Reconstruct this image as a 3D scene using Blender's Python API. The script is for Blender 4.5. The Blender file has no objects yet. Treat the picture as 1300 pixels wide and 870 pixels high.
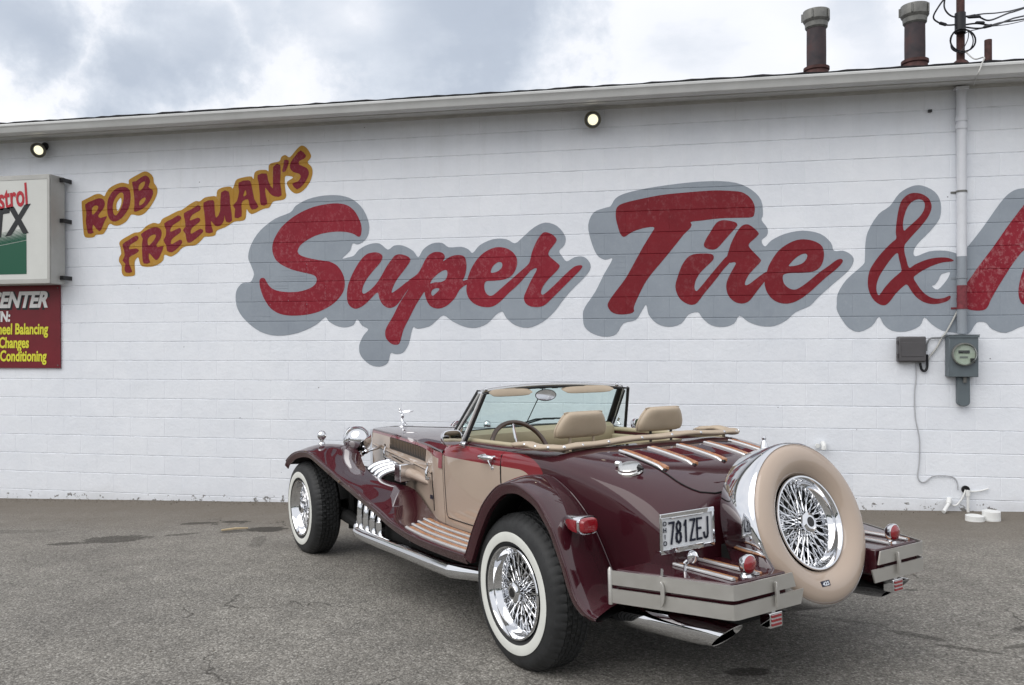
import bpy, bmesh, math, random
import numpy as np
from math import sin, cos, pi, radians, sqrt, atan2
from mathutils import Vector, Matrix
random.seed(7)
SC = bpy.context.scene
COL = SC.collection

# ------------------------------------------------------------------ camera
TH, PIT, ROLL, FPX = .1894338, -.0015531, -.0034096, 1030.0
CAMZ = 1.40
fwd = Vector((-sin(TH)*cos(PIT), cos(TH)*cos(PIT), sin(PIT)))
rgt0 = Vector((cos(TH), sin(TH), 0)); up0 = rgt0.cross(fwd)
rgt = rgt0*cos(ROLL) + up0*sin(ROLL); upv = up0*cos(ROLL) - rgt0*sin(ROLL)
cam = bpy.data.cameras.new('camera'); camo = bpy.data.objects.new('camera', cam); COL.objects.link(camo)
cam.sensor_width = 36; cam.lens = 36*FPX/1300; cam.clip_start = .05; cam.clip_end = 2000
M = Matrix((rgt, upv, -fwd)).transposed().to_4x4(); M.translation = Vector((0, 0, CAMZ))
camo.matrix_world = M; SC.camera = camo

# ------------------------------------------------------------------ sky, sun, exposure
SUN_EL, SUN_AZ = radians(50), radians(222)      # azimuth clockwise from +Y
w = bpy.data.worlds.new("World"); SC.world = w; w.use_nodes = True
nt = w.node_tree; N = nt.nodes; L = nt.links; N.clear()
def nd(tree, t, **k):
    n = tree.nodes.new(t)
    for a, b in k.items(): setattr(n, a, b)
    return n
sky = nd(nt, 'ShaderNodeTexSky', sky_type='NISHITA', sun_disc=False, sun_elevation=SUN_EL, sun_rotation=SUN_AZ, dust_density=2.0)
tc = nd(nt, 'ShaderNodeTexCoord')
sep = nd(nt, 'ShaderNodeSeparateXYZ'); L.new(tc.outputs['Generated'], sep.inputs[0])
# clouds lie on a flat layer: direction / height
def mth(tree, op, a, b=None, c=None, clamp=False):
    n = nd(tree, 'ShaderNodeMath', operation=op, use_clamp=clamp)
    for i, x in enumerate((a, b, c)):
        if x is None: continue
        if hasattr(x, 'is_output'): tree.links.new(x, n.inputs[i])
        else: n.inputs[i].default_value = x
    return n.outputs[0]
zc = mth(nt, 'ADD', mth(nt, 'MAXIMUM', sep.outputs['Z'], 0.0), .16)
cx = mth(nt, 'DIVIDE', sep.outputs['X'], zc); cy = mth(nt, 'DIVIDE', sep.outputs['Y'], zc)
cmb = nd(nt, 'ShaderNodeCombineXYZ'); L.new(cx, cmb.inputs[0]); L.new(cy, cmb.inputs[1]); cmb.inputs[2].default_value = CLOUD_SEED = 3.3
def noise(tree, vec, scale, detail=5, rough=.5, dist=0.0):
    n = nd(tree, 'ShaderNodeTexNoise'); n.inputs['Scale'].default_value = scale
    n.inputs['Detail'].default_value = detail; n.inputs['Roughness'].default_value = rough; n.inputs['Distortion'].default_value = dist
    if vec is not None: tree.links.new(vec, n.inputs['Vector'])
    return n.outputs['Fac']
def ramp(tree, fac, stops, interp='LINEAR'):
    r = nd(tree, 'ShaderNodeValToRGB'); tree.links.new(fac, r.inputs[0]); e = r.color_ramp; e.interpolation = interp
    while len(e.elements) < len(stops): e.elements.new(.5)
    for el, (p, c) in zip(e.elements, stops):
        el.position = p; el.color = (c[0], c[1], c[2], 1) if isinstance(c, (tuple, list)) else (c, c, c, 1)
    return r.outputs[0]
def mixc(tree, fac, a, b, blend='MIX'):
    m = nd(tree, 'ShaderNodeMix', data_type='RGBA', blend_type=blend)
    for i, x in ((0, fac), (6, a), (7, b)):
        if hasattr(x, 'is_output'): tree.links.new(x, m.inputs[i])
        elif i == 0: m.inputs[0].default_value = x
        else: m.inputs[i].default_value = (x[0], x[1], x[2], 1)
    return m.outputs[2]
n1 = noise(nt, cmb.outputs[0], .62, 7, .46, .25)
n2 = noise(nt, cmb.outputs[0], 2.2, 6, .55, .4)
cl = mth(nt, 'ADD', mth(nt, 'MULTIPLY', n1, .82), mth(nt, 'MULTIPLY', n2, .18))
# broad grey undersides of the nearest clouds, as directions on the sky
def blob(d, r, amt):
    dv = Vector(d).normalized()
    dot = nd(nt, 'ShaderNodeVectorMath', operation='DOT_PRODUCT'); L.new(warp, dot.inputs[0]); dot.inputs[1].default_value = dv
    return mth(nt, 'MULTIPLY', mth(nt, 'SMOOTH_MIN', mth(nt, 'MAXIMUM', mth(nt, 'DIVIDE', mth(nt, 'SUBTRACT', dot.outputs['Value'], cos(r)), 1-cos(r)), 0.0), 1.0, .2), amt)
wn = nd(nt, 'ShaderNodeTexNoise'); wn.inputs['Scale'].default_value = 5.5; wn.inputs['Detail'].default_value = 8; wn.inputs['Roughness'].default_value = .62
L.new(tc.outputs['Generated'], wn.inputs['Vector'])
ws = nd(nt, 'ShaderNodeVectorMath', operation='MULTIPLY_ADD'); L.new(wn.outputs['Color'], ws.inputs[0]); ws.inputs[1].default_value = (.30,)*3; ws.inputs[2].default_value = (-.15,)*3
wa = nd(nt, 'ShaderNodeVectorMath', operation='ADD'); L.new(ws.outputs[0], wa.inputs[0]); L.new(tc.outputs['Generated'], wa.inputs[1])
wnn = nd(nt, 'ShaderNodeVectorMath', operation='NORMALIZE'); L.new(wa.outputs[0], wnn.inputs[0]); warp = wnn.outputs[0]
def pdir(x, y): return fwd + rgt*((x-650)/FPX) - upv*((y-435)/FPX)
cl = mth(nt, 'ADD', mth(nt, 'MULTIPLY', mth(nt, 'SUBTRACT', cl, .5), 1.15), .585)
acc = None
for px, py, r, amt in ((520, -10, .24, .36), (600, 30, .13, .26), (410, 15, .15, .36), (325, 25, .12, .34), (215, 85, .125, .34), (130, 60, .08, .2), (20, 15, .11, .32), (540, 92, .06, .14), (8, 100, .03, .2), (900, 50, .12, .06), (1080, 55, .09, .14), (1250, 20, .1, .08)):
    k = blob(pdir(px, py), r, amt); acc = k if acc is None else mth(nt, 'MAXIMUM', acc, k)
cl = mth(nt, 'SUBTRACT', cl, acc)
ccol = ramp(nt, cl, [(.12, (3.7, 4.2, 5.1)), (.33, (4.7, 5.25, 6.15)), (.41, (6.2, 6.7, 7.5)), (.49, (8.4, 8.6, 9.1)), (.75, (9.8, 9.85, 10.1))])
thin = ramp(nt, noise(nt, cmb.outputs[0], .9, 3, .5), [(.30, .80), (.5, .97)])
skyc = mixc(nt, thin, sky.outputs[0], ccol)
bg = nd(nt, 'ShaderNodeBackground'); L.new(skyc, bg.inputs['Color']); bg.inputs['Strength'].default_value = .094
out = nd(nt, 'ShaderNodeOutputWorld'); L.new(bg.outputs[0], out.inputs[0])
sl = bpy.data.lights.new('sun', 'SUN'); sl.energy = 1.5; sl.angle = radians(60); sl.color = (1, .97, .93)
so = bpy.data.objects.new('sun', sl); COL.objects.link(so)
sd = Vector((sin(SUN_AZ)*cos(SUN_EL), cos(SUN_AZ)*cos(SUN_EL), sin(SUN_EL)))
so.rotation_euler = sd.to_track_quat('Z', 'Y').to_euler(); so.location = sd*30
SC.view_settings.view_transform = 'Standard'; SC.view_settings.look = 'None'; SC.view_settings.exposure = 0.30; SC.view_settings.gamma = 1.0

# ------------------------------------------------------------------ helpers
def link(o, parent=None):
    COL.objects.link(o)
    if parent is not None: o.parent = parent
    return o
def sharpen(me, ang=35):
    bm = bmesh.new(); bm.from_mesh(me)
    a = radians(ang)
    for e in bm.edges:
        e.smooth = not (len(e.link_faces) != 2 or e.calc_face_angle(0) > a)
    for f in bm.faces: f.smooth = True
    bm.to_mesh(me); bm.free()
def mk(name, vs, fs, mat, parent=None, smooth=True, ang=35, bevel=0, sub=0, label=None, kind=None, fmat=None, weld=True):
    me = bpy.data.meshes.new(name); me.from_pydata([tuple(v) for v in vs], [], fs)
    for m in (mat if isinstance(mat, (list, tuple)) else [mat]): me.materials.append(m)
    if fmat is not None:
        for p, i in zip(me.polygons, fmat): p.material_index = i
    bm = bmesh.new(); bm.from_mesh(me)
    if weld: bmesh.ops.remove_doubles(bm, verts=bm.verts, dist=1e-5)
    bmesh.ops.recalc_face_normals(bm, faces=bm.faces)
    bm.to_mesh(me); bm.free()
    if smooth: sharpen(me, ang)
    o = link(bpy.data.objects.new(name, me), parent)
    if sub:
        s = o.modifiers.new('s', 'SUBSURF'); s.levels = s.render_levels = sub
    if bevel:
        b = o.modifiers.new('b', 'BEVEL'); b.width = bevel; b.segments = 2; b.limit_method = 'ANGLE'; b.angle_limit = radians(40)
    if label: o['label'] = label
    if kind: o['kind'] = kind
    return o
def empty(name, loc=(0, 0, 0), label=None, cat=None, group=None, size=.2):
    o = link(bpy.data.objects.new(name, None)); o.location = loc; o.empty_display_size = size
    return tag(o, label, cat, group)
def tag(o, label=None, cat=None, group=None, kind=None):
    if label: o['label'] = label
    if cat: o['category'] = cat
    if group: o['group'] = group
    if kind: o['kind'] = kind
    return o
class MB:
    """collects geometry for ONE mesh"""
    def __init__(s): s.v = []; s.f = []; s.m = []; s.cur = 0
    def add(s, vs, fs):
        b = len(s.v); s.v += [tuple(v) for v in vs]; s.f += [tuple(i+b for i in f) for f in fs]; s.m += [s.cur]*len(fs); return s
    def box(s, a, b):
        x0, y0, z0 = a; x1, y1, z1 = b
        return s.add([(x0,y0,z0),(x1,y0,z0),(x1,y1,z0),(x0,y1,z0),(x0,y0,z1),(x1,y0,z1),(x1,y1,z1),(x0,y1,z1)],
                     [(0,3,2,1),(4,5,6,7),(0,1,5,4),(1,2,6,5),(2,3,7,6),(3,0,4,7)])
    def grid(s, rows, closed=False, cap=False):
        n = len(rows[0]); vs = [p for r in rows for p in r]; fs = []
        for i in range(len(rows)-1):
            for j in range(n if closed else n-1):
                k = (j+1) % n
                fs.append((i*n+j, i*n+k, (i+1)*n+k, (i+1)*n+j))
        if cap:
            fs.append(tuple(range(n))[::-1]); fs.append(tuple((len(rows)-1)*n+j for j in range(n)))
        return s.add(vs, fs)
    def tube(s, pts, r, n=12, cap=True, sy=1.0, upd=None):
        pts = [Vector(p) for p in pts]; rows = []
        rs = r if isinstance(r, (list, tuple)) else [r]*len(pts)
        prev = None
        for i, p in enumerate(pts):
            t = (pts[min(i+1, len(pts)-1)] - pts[max(i-1, 0)]).normalized()
            if upd is not None: a = Vector(upd) - t*t.dot(Vector(upd)); a.normalize()
            elif prev is None:
                a = Vector((0, 0, 1)) if abs(t.z) < .9 else Vector((1, 0, 0)); a = (a - t*t.dot(a)).normalized()
            else: a = (prev - t*t.dot(prev)).normalized()
            prev = a; b = t.cross(a)
            rows.append([p + a*(cos(2*pi*k/n)*rs[i]*sy) + b*(sin(2*pi*k/n)*rs[i]) for k in range(n)])
        return s.grid(rows, True, cap)
    def lathe(s, prof, origin, axis, n=48, closed=False):
        """prof: (radius, along axis)"""
        ax = Vector(axis).normalized(); a = Vector((0, 0, 1)) if abs(ax.z) < .9 else Vector((1, 0, 0))
        a = (a - ax*ax.dot(a)).normalized(); b = ax.cross(a); o = Vector(origin)
        rows = [[o + ax*d + (a*cos(2*pi*k/n) + b*sin(2*pi*k/n))*max(r, 1e-5) for k in range(n)] for r, d in prof]
        if closed: rows.append(rows[0])
        return s.grid(rows, True)
    def prism(s, poly, ext):
        """planar polygon (3-D points) extruded by ext"""
        e = Vector(ext); n = len(poly); P = [Vector(p) for p in poly]
        return s.add(P + [p+e for p in P], [tuple(range(n))[::-1], tuple(range(n, 2*n))] + [(i, (i+1) % n, n+(i+1) % n, n+i) for i in range(n)])
    def build(s, name, mat, parent=None, **k):
        return mk(name, s.v, s.f, mat, parent, fmat=(s.m if isinstance(mat, (list, tuple)) else None), **k)
def catmull(pts, n=6, closed=False):
    P = [np.array(p, float) for p in pts]; out = []; m = len(P)
    for i in range(m if closed else m-1):
        p0 = P[(i-1) % m] if closed or i > 0 else P[0]*2-P[1]
        p1 = P[i]; p2 = P[(i+1) % m]
        p3 = P[(i+2) % m] if closed or i < m-2 else P[-1]*2-P[-2]
        for k in range(n):
            t = k/n
            out.append(tuple(.5*((2*p1)+(-p0+p2)*t+(2*p0-5*p1+4*p2-p3)*t*t+(-p0+3*p1-3*p2+p3)*t**3)))
    if not closed: out.append(tuple(P[-1]))
    return out

# ------------------------------------------------------------------ materials
def mat(name, col=(.5, .5, .5), rough=.5, metal=0.0, coat=0.0, spec=.5, emis=None, es=0, trans=0, ior=1.45, bump=0, bscale=100, var=0, vscale=3, coord='Object', rvar=0):
    m = bpy.data.materials.new(name); m.use_nodes = True; t = m.node_tree; b = t.nodes['Principled BSDF']
    b.inputs['Base Color'].default_value = (*col, 1); b.inputs['Roughness'].default_value = rough; b.inputs['Metallic'].default_value = metal
    b.inputs['Coat Weight'].default_value = coat; b.inputs['Coat Roughness'].default_value = .03; b.inputs['Coat IOR'].default_value = 1.62; b.inputs['Specular IOR Level'].default_value = spec
    b.inputs['Transmission Weight'].default_value = trans; b.inputs['IOR'].default_value = ior
    if emis: b.inputs['Emission Color'].default_value = (*emis, 1); b.inputs['Emission Strength'].default_value = es
    if bump or var or rvar:
        c = t.nodes.new('ShaderNodeTexCoord').outputs[coord]
        if var:
            f = noise(t, c, vscale, 6, .6)
            lo = tuple(x*(1-var) for x in col); hi = tuple(min(1, x*(1+var)) for x in col)
            t.links.new(ramp(t, f, [(.3, lo), (.7, hi)]), b.inputs['Base Color'])
        if rvar:
            f = noise(t, c, vscale*2, 5, .6); t.links.new(ramp(t, f, [(.3, max(0, rough-rvar)), (.7, rough+rvar)]), b.inputs['Roughness'])
        if bump:
            bn = t.nodes.new('ShaderNodeBump'); bn.inputs['Strength'].default_value = 1; bn.inputs['Distance'].default_value = bump
            t.links.new(noise(t, c, bscale, 4, .6), bn.inputs['Height']); t.links.new(bn.outputs[0], b.inputs['Normal'])
    return m
MAROON = (.038, .0040, .0085); BEIGE = (.42, .335, .27)
CHROME = mat('chrome', (.72, .73, .75), .05, 1.0, rvar=.03, vscale=4)
ALU = mat('brushed_aluminium', (.56, .55, .52), .42, .85, rvar=.06, vscale=8, bump=.0004, bscale=300)
RUBBER = mat('tyre_rubber', (.021, .022, .023), .62, bump=.0006, bscale=200, var=.3, vscale=14)
WHITEW = mat('whitewall_rubber', (.66, .67, .63), .5, var=.05, vscale=9)
BLACK = mat('black_trim', (.014, .014, .015), .4)
UNDER = mat('underbody_black', (.006, .006, .006), .8, var=.4, vscale=9)
SEAMM = mat('panel_gap', (.004, .003, .003), .7)
VINYL = mat('beige_vinyl', (.44, .36, .27), .45, bump=.0008, bscale=260, var=.07, vscale=10)
CARPET = mat('dark_carpet', (.03, .022, .02), .9, bump=.003, bscale=200)
CREAM = mat('cream_dash', (.42, .37, .25), .4, var=.06)
SATIN = mat('bright_trim', (.74, .74, .74), .22, .6)
WOOD = mat('wood_strip', (.42, .19, .085), .35, coat=.6, var=.35, vscale=40)
RIMWOOD = mat('steering_wood', (.055, .03, .02), .3, coat=.5)
REDLENS = mat('red_lens', (.24, .003, .009), .12, coat=1.0, bump=.0012, bscale=160)
GREYP = mat('grey_paint_metal', (.115, .14, .155), .5, var=.08, vscale=9, rvar=.06)
def paint(name, col, coat=1.0, rough=.35):
    m = mat(name, col, .6, coat=coat, spec=.12); b = m.node_tree.nodes['Principled BSDF']
    t = m.node_tree; c = t.nodes.new('ShaderNodeTexCoord').outputs['Object']
    bn = t.nodes.new('ShaderNodeBump'); bn.inputs['Distance'].default_value = .0003; bn.inputs['Strength'].default_value = .5
    t.links.new(noise(t, c, 5.0, 2, .5), bn.inputs['Height']); t.links.new(bn.outputs[0], b.inputs['Coat Normal'])
    t.links.new(ramp(t, noise(t, c, 2.5, 5, .6), [(.3, .008), (.75, .035)]), b.inputs['Coat Roughness'])
    return m
PMAROON = paint('maroon_paint', MAROON); PRED = paint('red_stripe_paint', (.20, .006, .014)); PBEIGE = paint('beige_paint', BEIGE, .7)
def glassmat(name, tint, refl=.06, rough=0.0):
    m = bpy.data.materials.new(name); m.use_nodes = True; t = m.node_tree; t.nodes.clear()
    tr = nd(t, 'ShaderNodeBsdfTransparent'); tr.inputs[0].default_value = (*tint, 1)
    gl = nd(t, 'ShaderNodeBsdfGlossy'); gl.inputs['Roughness'].default_value = rough
    lw = nd(t, 'ShaderNodeLayerWeight'); lw.inputs[0].default_value = .5
    fo = mth(t, 'ADD', refl, mth(t, 'MULTIPLY', mth(t, 'POWER', lw.outputs['Facing'], 5.0), 1-refl))
    mx = nd(t, 'ShaderNodeMixShader'); t.links.new(fo, mx.inputs[0]); t.links.new(tr.outputs[0], mx.inputs[1]); t.links.new(gl.outputs[0], mx.inputs[2])
    o = nd(t, 'ShaderNodeOutputMaterial'); t.links.new(mx.outputs[0], o.inputs[0])
    return m
GLASS = glassmat('tinted_windscreen_glass', (.76, .90, .875)); CLEAR = glassmat('clear_glass', (.86, .92, .90))
# ================================================================== ground
def gh(x, y):
    Z = -sin(TH)*x + cos(TH)*y; X = cos(TH)*x + sin(TH)*y
    Z = max(-14, min(16, Z)); X = max(-16, min(14, X))
    return CAMZ - (1.3184 + .036*Z - .0205*X + max(0, min(1, (Z-4.5)/2.8))*.0059*X)
def asphalt():
    m = bpy.data.materials.new('asphalt'); m.use_nodes = True; t = m.node_tree; b = t.nodes['Principled BSDF']
    p = t.nodes.new('ShaderNodeNewGeometry').outputs['Position']
    def vor(scale, feat='F1'):
        v = nd(t, 'ShaderNodeTexVoronoi', feature=feat); v.inputs['Scale'].default_value = scale; t.links.new(p, v.inputs['Vector']); return v
    v1 = vor(100); v2 = vor(220)
    sc = nd(t, 'ShaderNodeSeparateColor'); t.links.new(v1.outputs['Color'], sc.inputs[0])
    sc2 = nd(t, 'ShaderNodeSeparateColor'); t.links.new(v2.outputs['Color'], sc2.inputs[0])
    stone = ramp(t, sc.outputs[0], [(0, (.085, .082, .076)), (.3, (.195, .188, .171)), (.6, (.282, .271, .246)), (.86, (.36, .35, .325)), (1, (.54, .53, .495))])
    fine = ramp(t, sc2.outputs[0], [(0, (.13, .126, .117)), (.5, (.24, .232, .216)), (1, (.40, .39, .365))])
    base = mixc(t, .38, stone, fine)
    edge = ramp(t, v1.outputs['Distance'], [(.25, (1, 1, 1)), (.62, (.62, .61, .60))])
    base = mixc(t, .75, base, edge, 'MULTIPLY')
    # broad tonal patches
    big = ramp(t, noise(t, p, .55, 5, .6), [(.3, (.84, .83, .83)), (.7, (1.13, 1.12, 1.10))]); base = mixc(t, 1, base, big, 'MULTIPLY')
    mid = ramp(t, noise(t, p, 3.1, 5, .65), [(.3, (.80, .80, .80)), (.7, (1.14, 1.14, 1.13))]); base = mixc(t, 1, base, mid, 'MULTIPLY')
    sp = nd(t, 'ShaderNodeSeparateXYZ'); t.links.new(p, sp.inputs[0])
    # brown dirt washed up against the wall
    wob = mth(t, 'MULTIPLY', mth(t, 'SUBTRACT', noise(t, p, 1.6, 5, .7), .5), 1.7)
    dm = ramp(t, mth(t, 'ADD', sp.outputs['Y'], wob), [(.0, 0), (1, 1)])
    yy = mth(t, 'DIVIDE', mth(t, 'SUBTRACT', mth(t, 'ADD', sp.outputs['Y'], wob), 6.15), 1.2, clamp=True)
    base = mixc(t, mth(t, 'MULTIPLY', yy, .92), base, mixc(t, noise(t, p, 40, 4, .7), (.060, .050, .039), (.19, .16, .125)))
    base = mixc(t, mth(t, 'MULTIPLY', mth(t, 'DIVIDE', mth(t, 'SUBTRACT', sp.outputs['Y'], 4.6), 2.0, clamp=True), .35), base, (.21, .19, .165))
    # damp stains, each an ellipse with a ragged rim
    def stain(x, y, rx, ry, rot, amt):
        mp = nd(t, 'ShaderNodeMapping'); mp.vector_type = 'TEXTURE'; t.links.new(p, mp.inputs[0])
        mp.inputs['Location'].default_value = (x, y, 0); mp.inputs['Rotation'].default_value = (0, 0, rot); mp.inputs['Scale'].default_value = (rx, ry, 1e3)
        ln = nd(t, 'ShaderNodeVectorMath', operation='LENGTH'); t.links.new(mp.outputs[0], ln.inputs[0])
        return mth(t, 'MULTIPLY', mth(t, 'MULTIPLY', mth(t, 'SUBTRACT', 1.25, mth(t, 'ADD', ln.outputs['Value'], mth(t, 'MULTIPLY', mth(t, 'SUBTRACT', noise(t, p, 14, 4, .65), .5), 1.5))), 5, clamp=True), amt)
    acc = None
    for s in STAINS:
        k = stain(*s); acc = k if acc is None else mth(t, 'MAXIMUM', acc, k)
    base = mixc(t, acc, base, (.017, .015, .012))
    # hairline cracks
    vc = nd(t, 'ShaderNodeTexVoronoi', feature='DISTANCE_TO_EDGE'); vc.inputs['Scale'].default_value = .33
    wv = nd(t, 'ShaderNodeTexNoise'); wv.inputs['Scale'].default_value = 1.7; wv.inputs['Detail'].default_value = 7; t.links.new(p, wv.inputs['Vector'])
    ad = nd(t, 'ShaderNodeVectorMath', operation='MULTIPLY_ADD'); t.links.new(wv.outputs['Color'], ad.inputs[0]); ad.inputs[1].default_value = (1.3,)*3; t.links.new(p, ad.inputs[2]); t.links.new(ad.outputs[0], vc.inputs['Vector'])
    ck = mth(t, 'MULTIPLY', mth(t, 'LESS_THAN', vc.outputs['Distance'], .0028), mth(t, 'GREATER_THAN', noise(t, p, .8, 2), .54))
    base = mixc(t, mth(t, 'MULTIPLY', ck, .55), base, (.02, .018, .015))
    t.links.new(base, b.inputs['Base Color']); b.inputs['Roughness'].default_value = .9; b.inputs['Specular IOR Level'].default_value = .25
    bn = nd(t, 'ShaderNodeBump'); bn.inputs['Distance'].default_value = .004; bn.inputs['Strength'].default_value = .8
    hh = mth(t, 'ADD', mth(t, 'MULTIPLY', v1.outputs['Distance'], -1.0), mth(t, 'MULTIPLY', v2.outputs['Distance'], -.5))
    t.links.new(hh, bn.inputs['Height']); t.links.new(bn.outputs[0], b.inputs['Normal'])
    return m
STAINS = [(-4.45, 5.92, .22, .13, .3, .6), (-4.75, 5.72, .12, .05, .3, .6), (-4.15, 6.62, .13, .05, .3, .6), (-3.85, 6.72, .12, .05, .1, .65), (-3.37, 6.42, .15, .10, .1, .75), (-3.62, 6.3, .1, .05, .4, .5), (-4.0, 6.15, .12, .035, .5, .5),
          (.336, 3.61, .085, .04, .2, .7), (1.17, 4.19, .11, .03, -.5, .5), (1.33, 4.02, .12, .02, -.35, .5), (1.6, 4.1, .11, .022, .5, .5), (.86, 4.4, .2, .02, -.35, .3), (1.72, 4.35, .07, .03, .2, .5), (-5.6, 6.1, .4, .07, .2, .22), (-3.2, 5.95, .05, .2, .4, .3)]
xs = [-400, -80, -30, -16] + [-14+2*i for i in range(14)] + [14, 30, 80, 400]
zs = [-400, -80, -30, -14] + [-12+2*i for i in range(14)] + [16, 30, 80, 400]
m_ = MB(); ca, sa = cos(TH), sin(TH)
m_.grid([[(ca*X-sa*Z, sa*X+ca*Z, gh(ca*X-sa*Z, sa*X+ca*Z)) for X in xs] for Z in zs])
ground = m_.build('ground', asphalt(), kind='structure', smooth=False)
ground['label'] = 'worn grey asphalt of the parking lot'

# ================================================================== the block building
WY = 7.7876; CH = .2032; Z0 = 1.409; BL = .4064; JX = 2.46; JW = .0058; DH = .0055; DV = .0024
WX0, WX1 = -14.0, 8.2; WTOP = 3.66
def ray(x, y): return fwd + rgt*((x-650)/FPX) - upv*((y-435)/FPX)
def wp(x, y, Y=WY):
    r = ray(x, y); k = Y/r.y; return (r.x*k, CAMZ+r.z*k)        # (world x, world z) on the plane of the wall
def row_off(k): return JX + (BL/2 if k % 2 else 0)
def wallmat():
    m = bpy.data.materials.new('white_painted_block'); m.use_nodes = True; t = m.node_tree; b = t.nodes['Principled BSDF']
    p = t.nodes.new('ShaderNodeNewGeometry').outputs['Position']
    sp = nd(t, 'ShaderNodeSeparateXYZ'); t.links.new(p, sp.inputs[0])
    rnd = t.nodes.new('ShaderNodeObjectInfo').outputs['Random']
    c = ramp(t, noise(t, p, 1.3, 6, .6), [(.3, (.795, .825, .875)), (.7, (.85, .875, .915))])
    c = mixc(t, .6, c, ramp(t, rnd, [(0, (.925, .93, .94)), (1, (1.0, 1.0, 1.0))]), 'MULTIPLY')
    c = mixc(t, 1, c, ramp(t, noise(t, p, 9, 6, .7), [(.3, (.955, .96, .965)), (.65, (1, 1, 1))]), 'MULTIPLY')
    # grime: rising damp, streaks from the eave, dirty joints; also greyer towards the top
    zr_ = mth(t, 'ADD', sp.outputs['Z'], mth(t, 'SUBTRACT', .1724, mth(t, 'MULTIPLY', sp.outputs['X'], .0211)))
    lowg = mth(t, 'MULTIPLY', mth(t, 'SUBTRACT', .42, mth(t, 'ADD', zr_, mth(t, 'MULTIPLY', noise(t, p, 2.2, 6, .7), .6))), 2.4, clamp=True)
    c = mixc(t, mth(t, 'MULTIPLY', lowg, .5), c, (.40, .39, .37))
    chip = mth(t, 'MULTIPLY', mth(t, 'GREATER_THAN', noise(t, p, 15, 7, .7), .585), mth(t, 'LESS_THAN', mth(t, 'ADD', zr_, mth(t, 'MULTIPLY', noise(t, p, 4, 3, .5), .16)), .14))
    c = mixc(t, mth(t, 'MULTIPLY', chip, .85), c, (.13, .12, .105))
    mp = nd(t, 'ShaderNodeMapping'); mp.inputs['Scale'].default_value = (9, 1, .5); t.links.new(p, mp.inputs[0])
    st = mth(t, 'MULTIPLY', ramp(t, noise(t, mp.outputs[0], 1.0, 5, .6), [(.5, 0), (.72, 1)]), mth(t, 'MULTIPLY', mth(t, 'SUBTRACT', sp.outputs['Z'], 2.7), 1.2, clamp=True))
    c = mixc(t, mth(t, 'MULTIPLY', st, .13), c, (.42, .42, .40))
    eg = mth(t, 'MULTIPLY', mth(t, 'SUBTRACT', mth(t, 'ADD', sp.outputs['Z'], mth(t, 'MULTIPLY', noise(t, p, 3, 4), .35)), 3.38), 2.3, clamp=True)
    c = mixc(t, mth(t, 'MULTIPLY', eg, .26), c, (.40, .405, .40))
    jz = mth(t, 'ABSOLUTE', mth(t, 'SUBTRACT', mth(t, 'FRACT', mth(t, 'DIVIDE', mth(t, 'ADD', sp.outputs['Z'], 20*CH-Z0+CH/2), CH)), .5))
    jm = mth(t, 'LESS_THAN', jz, .02)
    jd = mth(t, 'MULTIPLY', jm, ramp(t, noise(t, p, 5, 6, .75), [(.46, 0.08), (.62, .8)]))
    c = mixc(t, mth(t, 'MULTIPLY', jd, .3), c, (.16, .16, .17))
    # chips and specks
    vs = nd(t, 'ShaderNodeTexVoronoi'); vs.inputs['Scale'].default_value = 5.5; t.links.new(p, vs.inputs['Vector'])
    spk = mth(t, 'MULTIPLY', mth(t, 'LESS_THAN', vs.outputs['Distance'], .035), mth(t, 'GREATER_THAN', noise(t, p, 2.2, 2), .56))
    c = mixc(t, mth(t, 'MULTIPLY', spk, .7), c, (.10, .10, .11))
    t.links.new(c, b.inputs['Base Color']); b.inputs['Roughness'].default_value = .55; b.inputs['Specular IOR Level'].default_value = .3
    bn = nd(t, 'ShaderNodeBump'); bn.inputs['Distance'].default_value = .0035; bn.inputs['Strength'].default_value = .7
    hh = mth(t, 'ADD', mth(t, 'MULTIPLY', noise(t, p, 32, 6, .7), 1.5), mth(t, 'MULTIPLY', noise(t, p, 3.5, 3, .5), 3.2))
    t.links.new(hh, bn.inputs['Height']); t.links.new(bn.outputs[0], b.inputs['Normal'])
    return m
WALL = wallmat()
bld = empty('tire_shop_building', ((WX0+WX1)/2, WY+5, -.2), 'long low white painted block building with lettered wall', 'building')
def inb(o):                                   # parent to the building, keeping world coordinates
    o.parent = bld; o.matrix_parent_inverse = Matrix.Translation(-Vector(bld.location)); return o
wall = inb(MB().box((WX0, WY+.03, -.9), (WX1, WY+.19, WTOP)).build('wall', WALL, smooth=False))
for a, b_ in (((WX0, WY+.19, -.9), (WX0+.2, WY+10, WTOP)), ((WX1-.2, WY+.19, -.9), (WX1, WY+10, WTOP)), ((WX0+.2, WY+9.8, -.9), (WX1-.2, WY+10, WTOP))):
    inb(MB().box(a, b_).build('wall', WALL, smooth=False))
def inw(o):
    o.parent = wall; return o                 # the wall itself sits at the world origin
def block_geo(x0, x1, z0, z1, cz=None, cx_=None):
    w_ = JW; X = (x0, x0+w_, x1-w_, x1); Zz = (z0, z0+w_, z1-w_, z1)
    v = []; 
    for j in range(4):
        for i in range(4):
            d = 0
            if i in (0, 3): d = DV
            if j in (0, 3): d = DH
            v.append((X[i], d, Zz[j]))
    f = [(j*4+i, j*4+i+1, (j+1)*4+i+1, (j+1)*4+i) for j in range(3) for i in range(3)]
    ringi = [0, 1, 2, 3, 7, 11, 15, 14, 13, 12, 8, 4]; n = len(v)
    v += [(v[i][0], .031, v[i][2]) for i in ringi]
    f += [(ringi[(k+1) % 12], ringi[k], n+k, n+(k+1) % 12) for k in range(12)]
    return v, f
blocks = []
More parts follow.
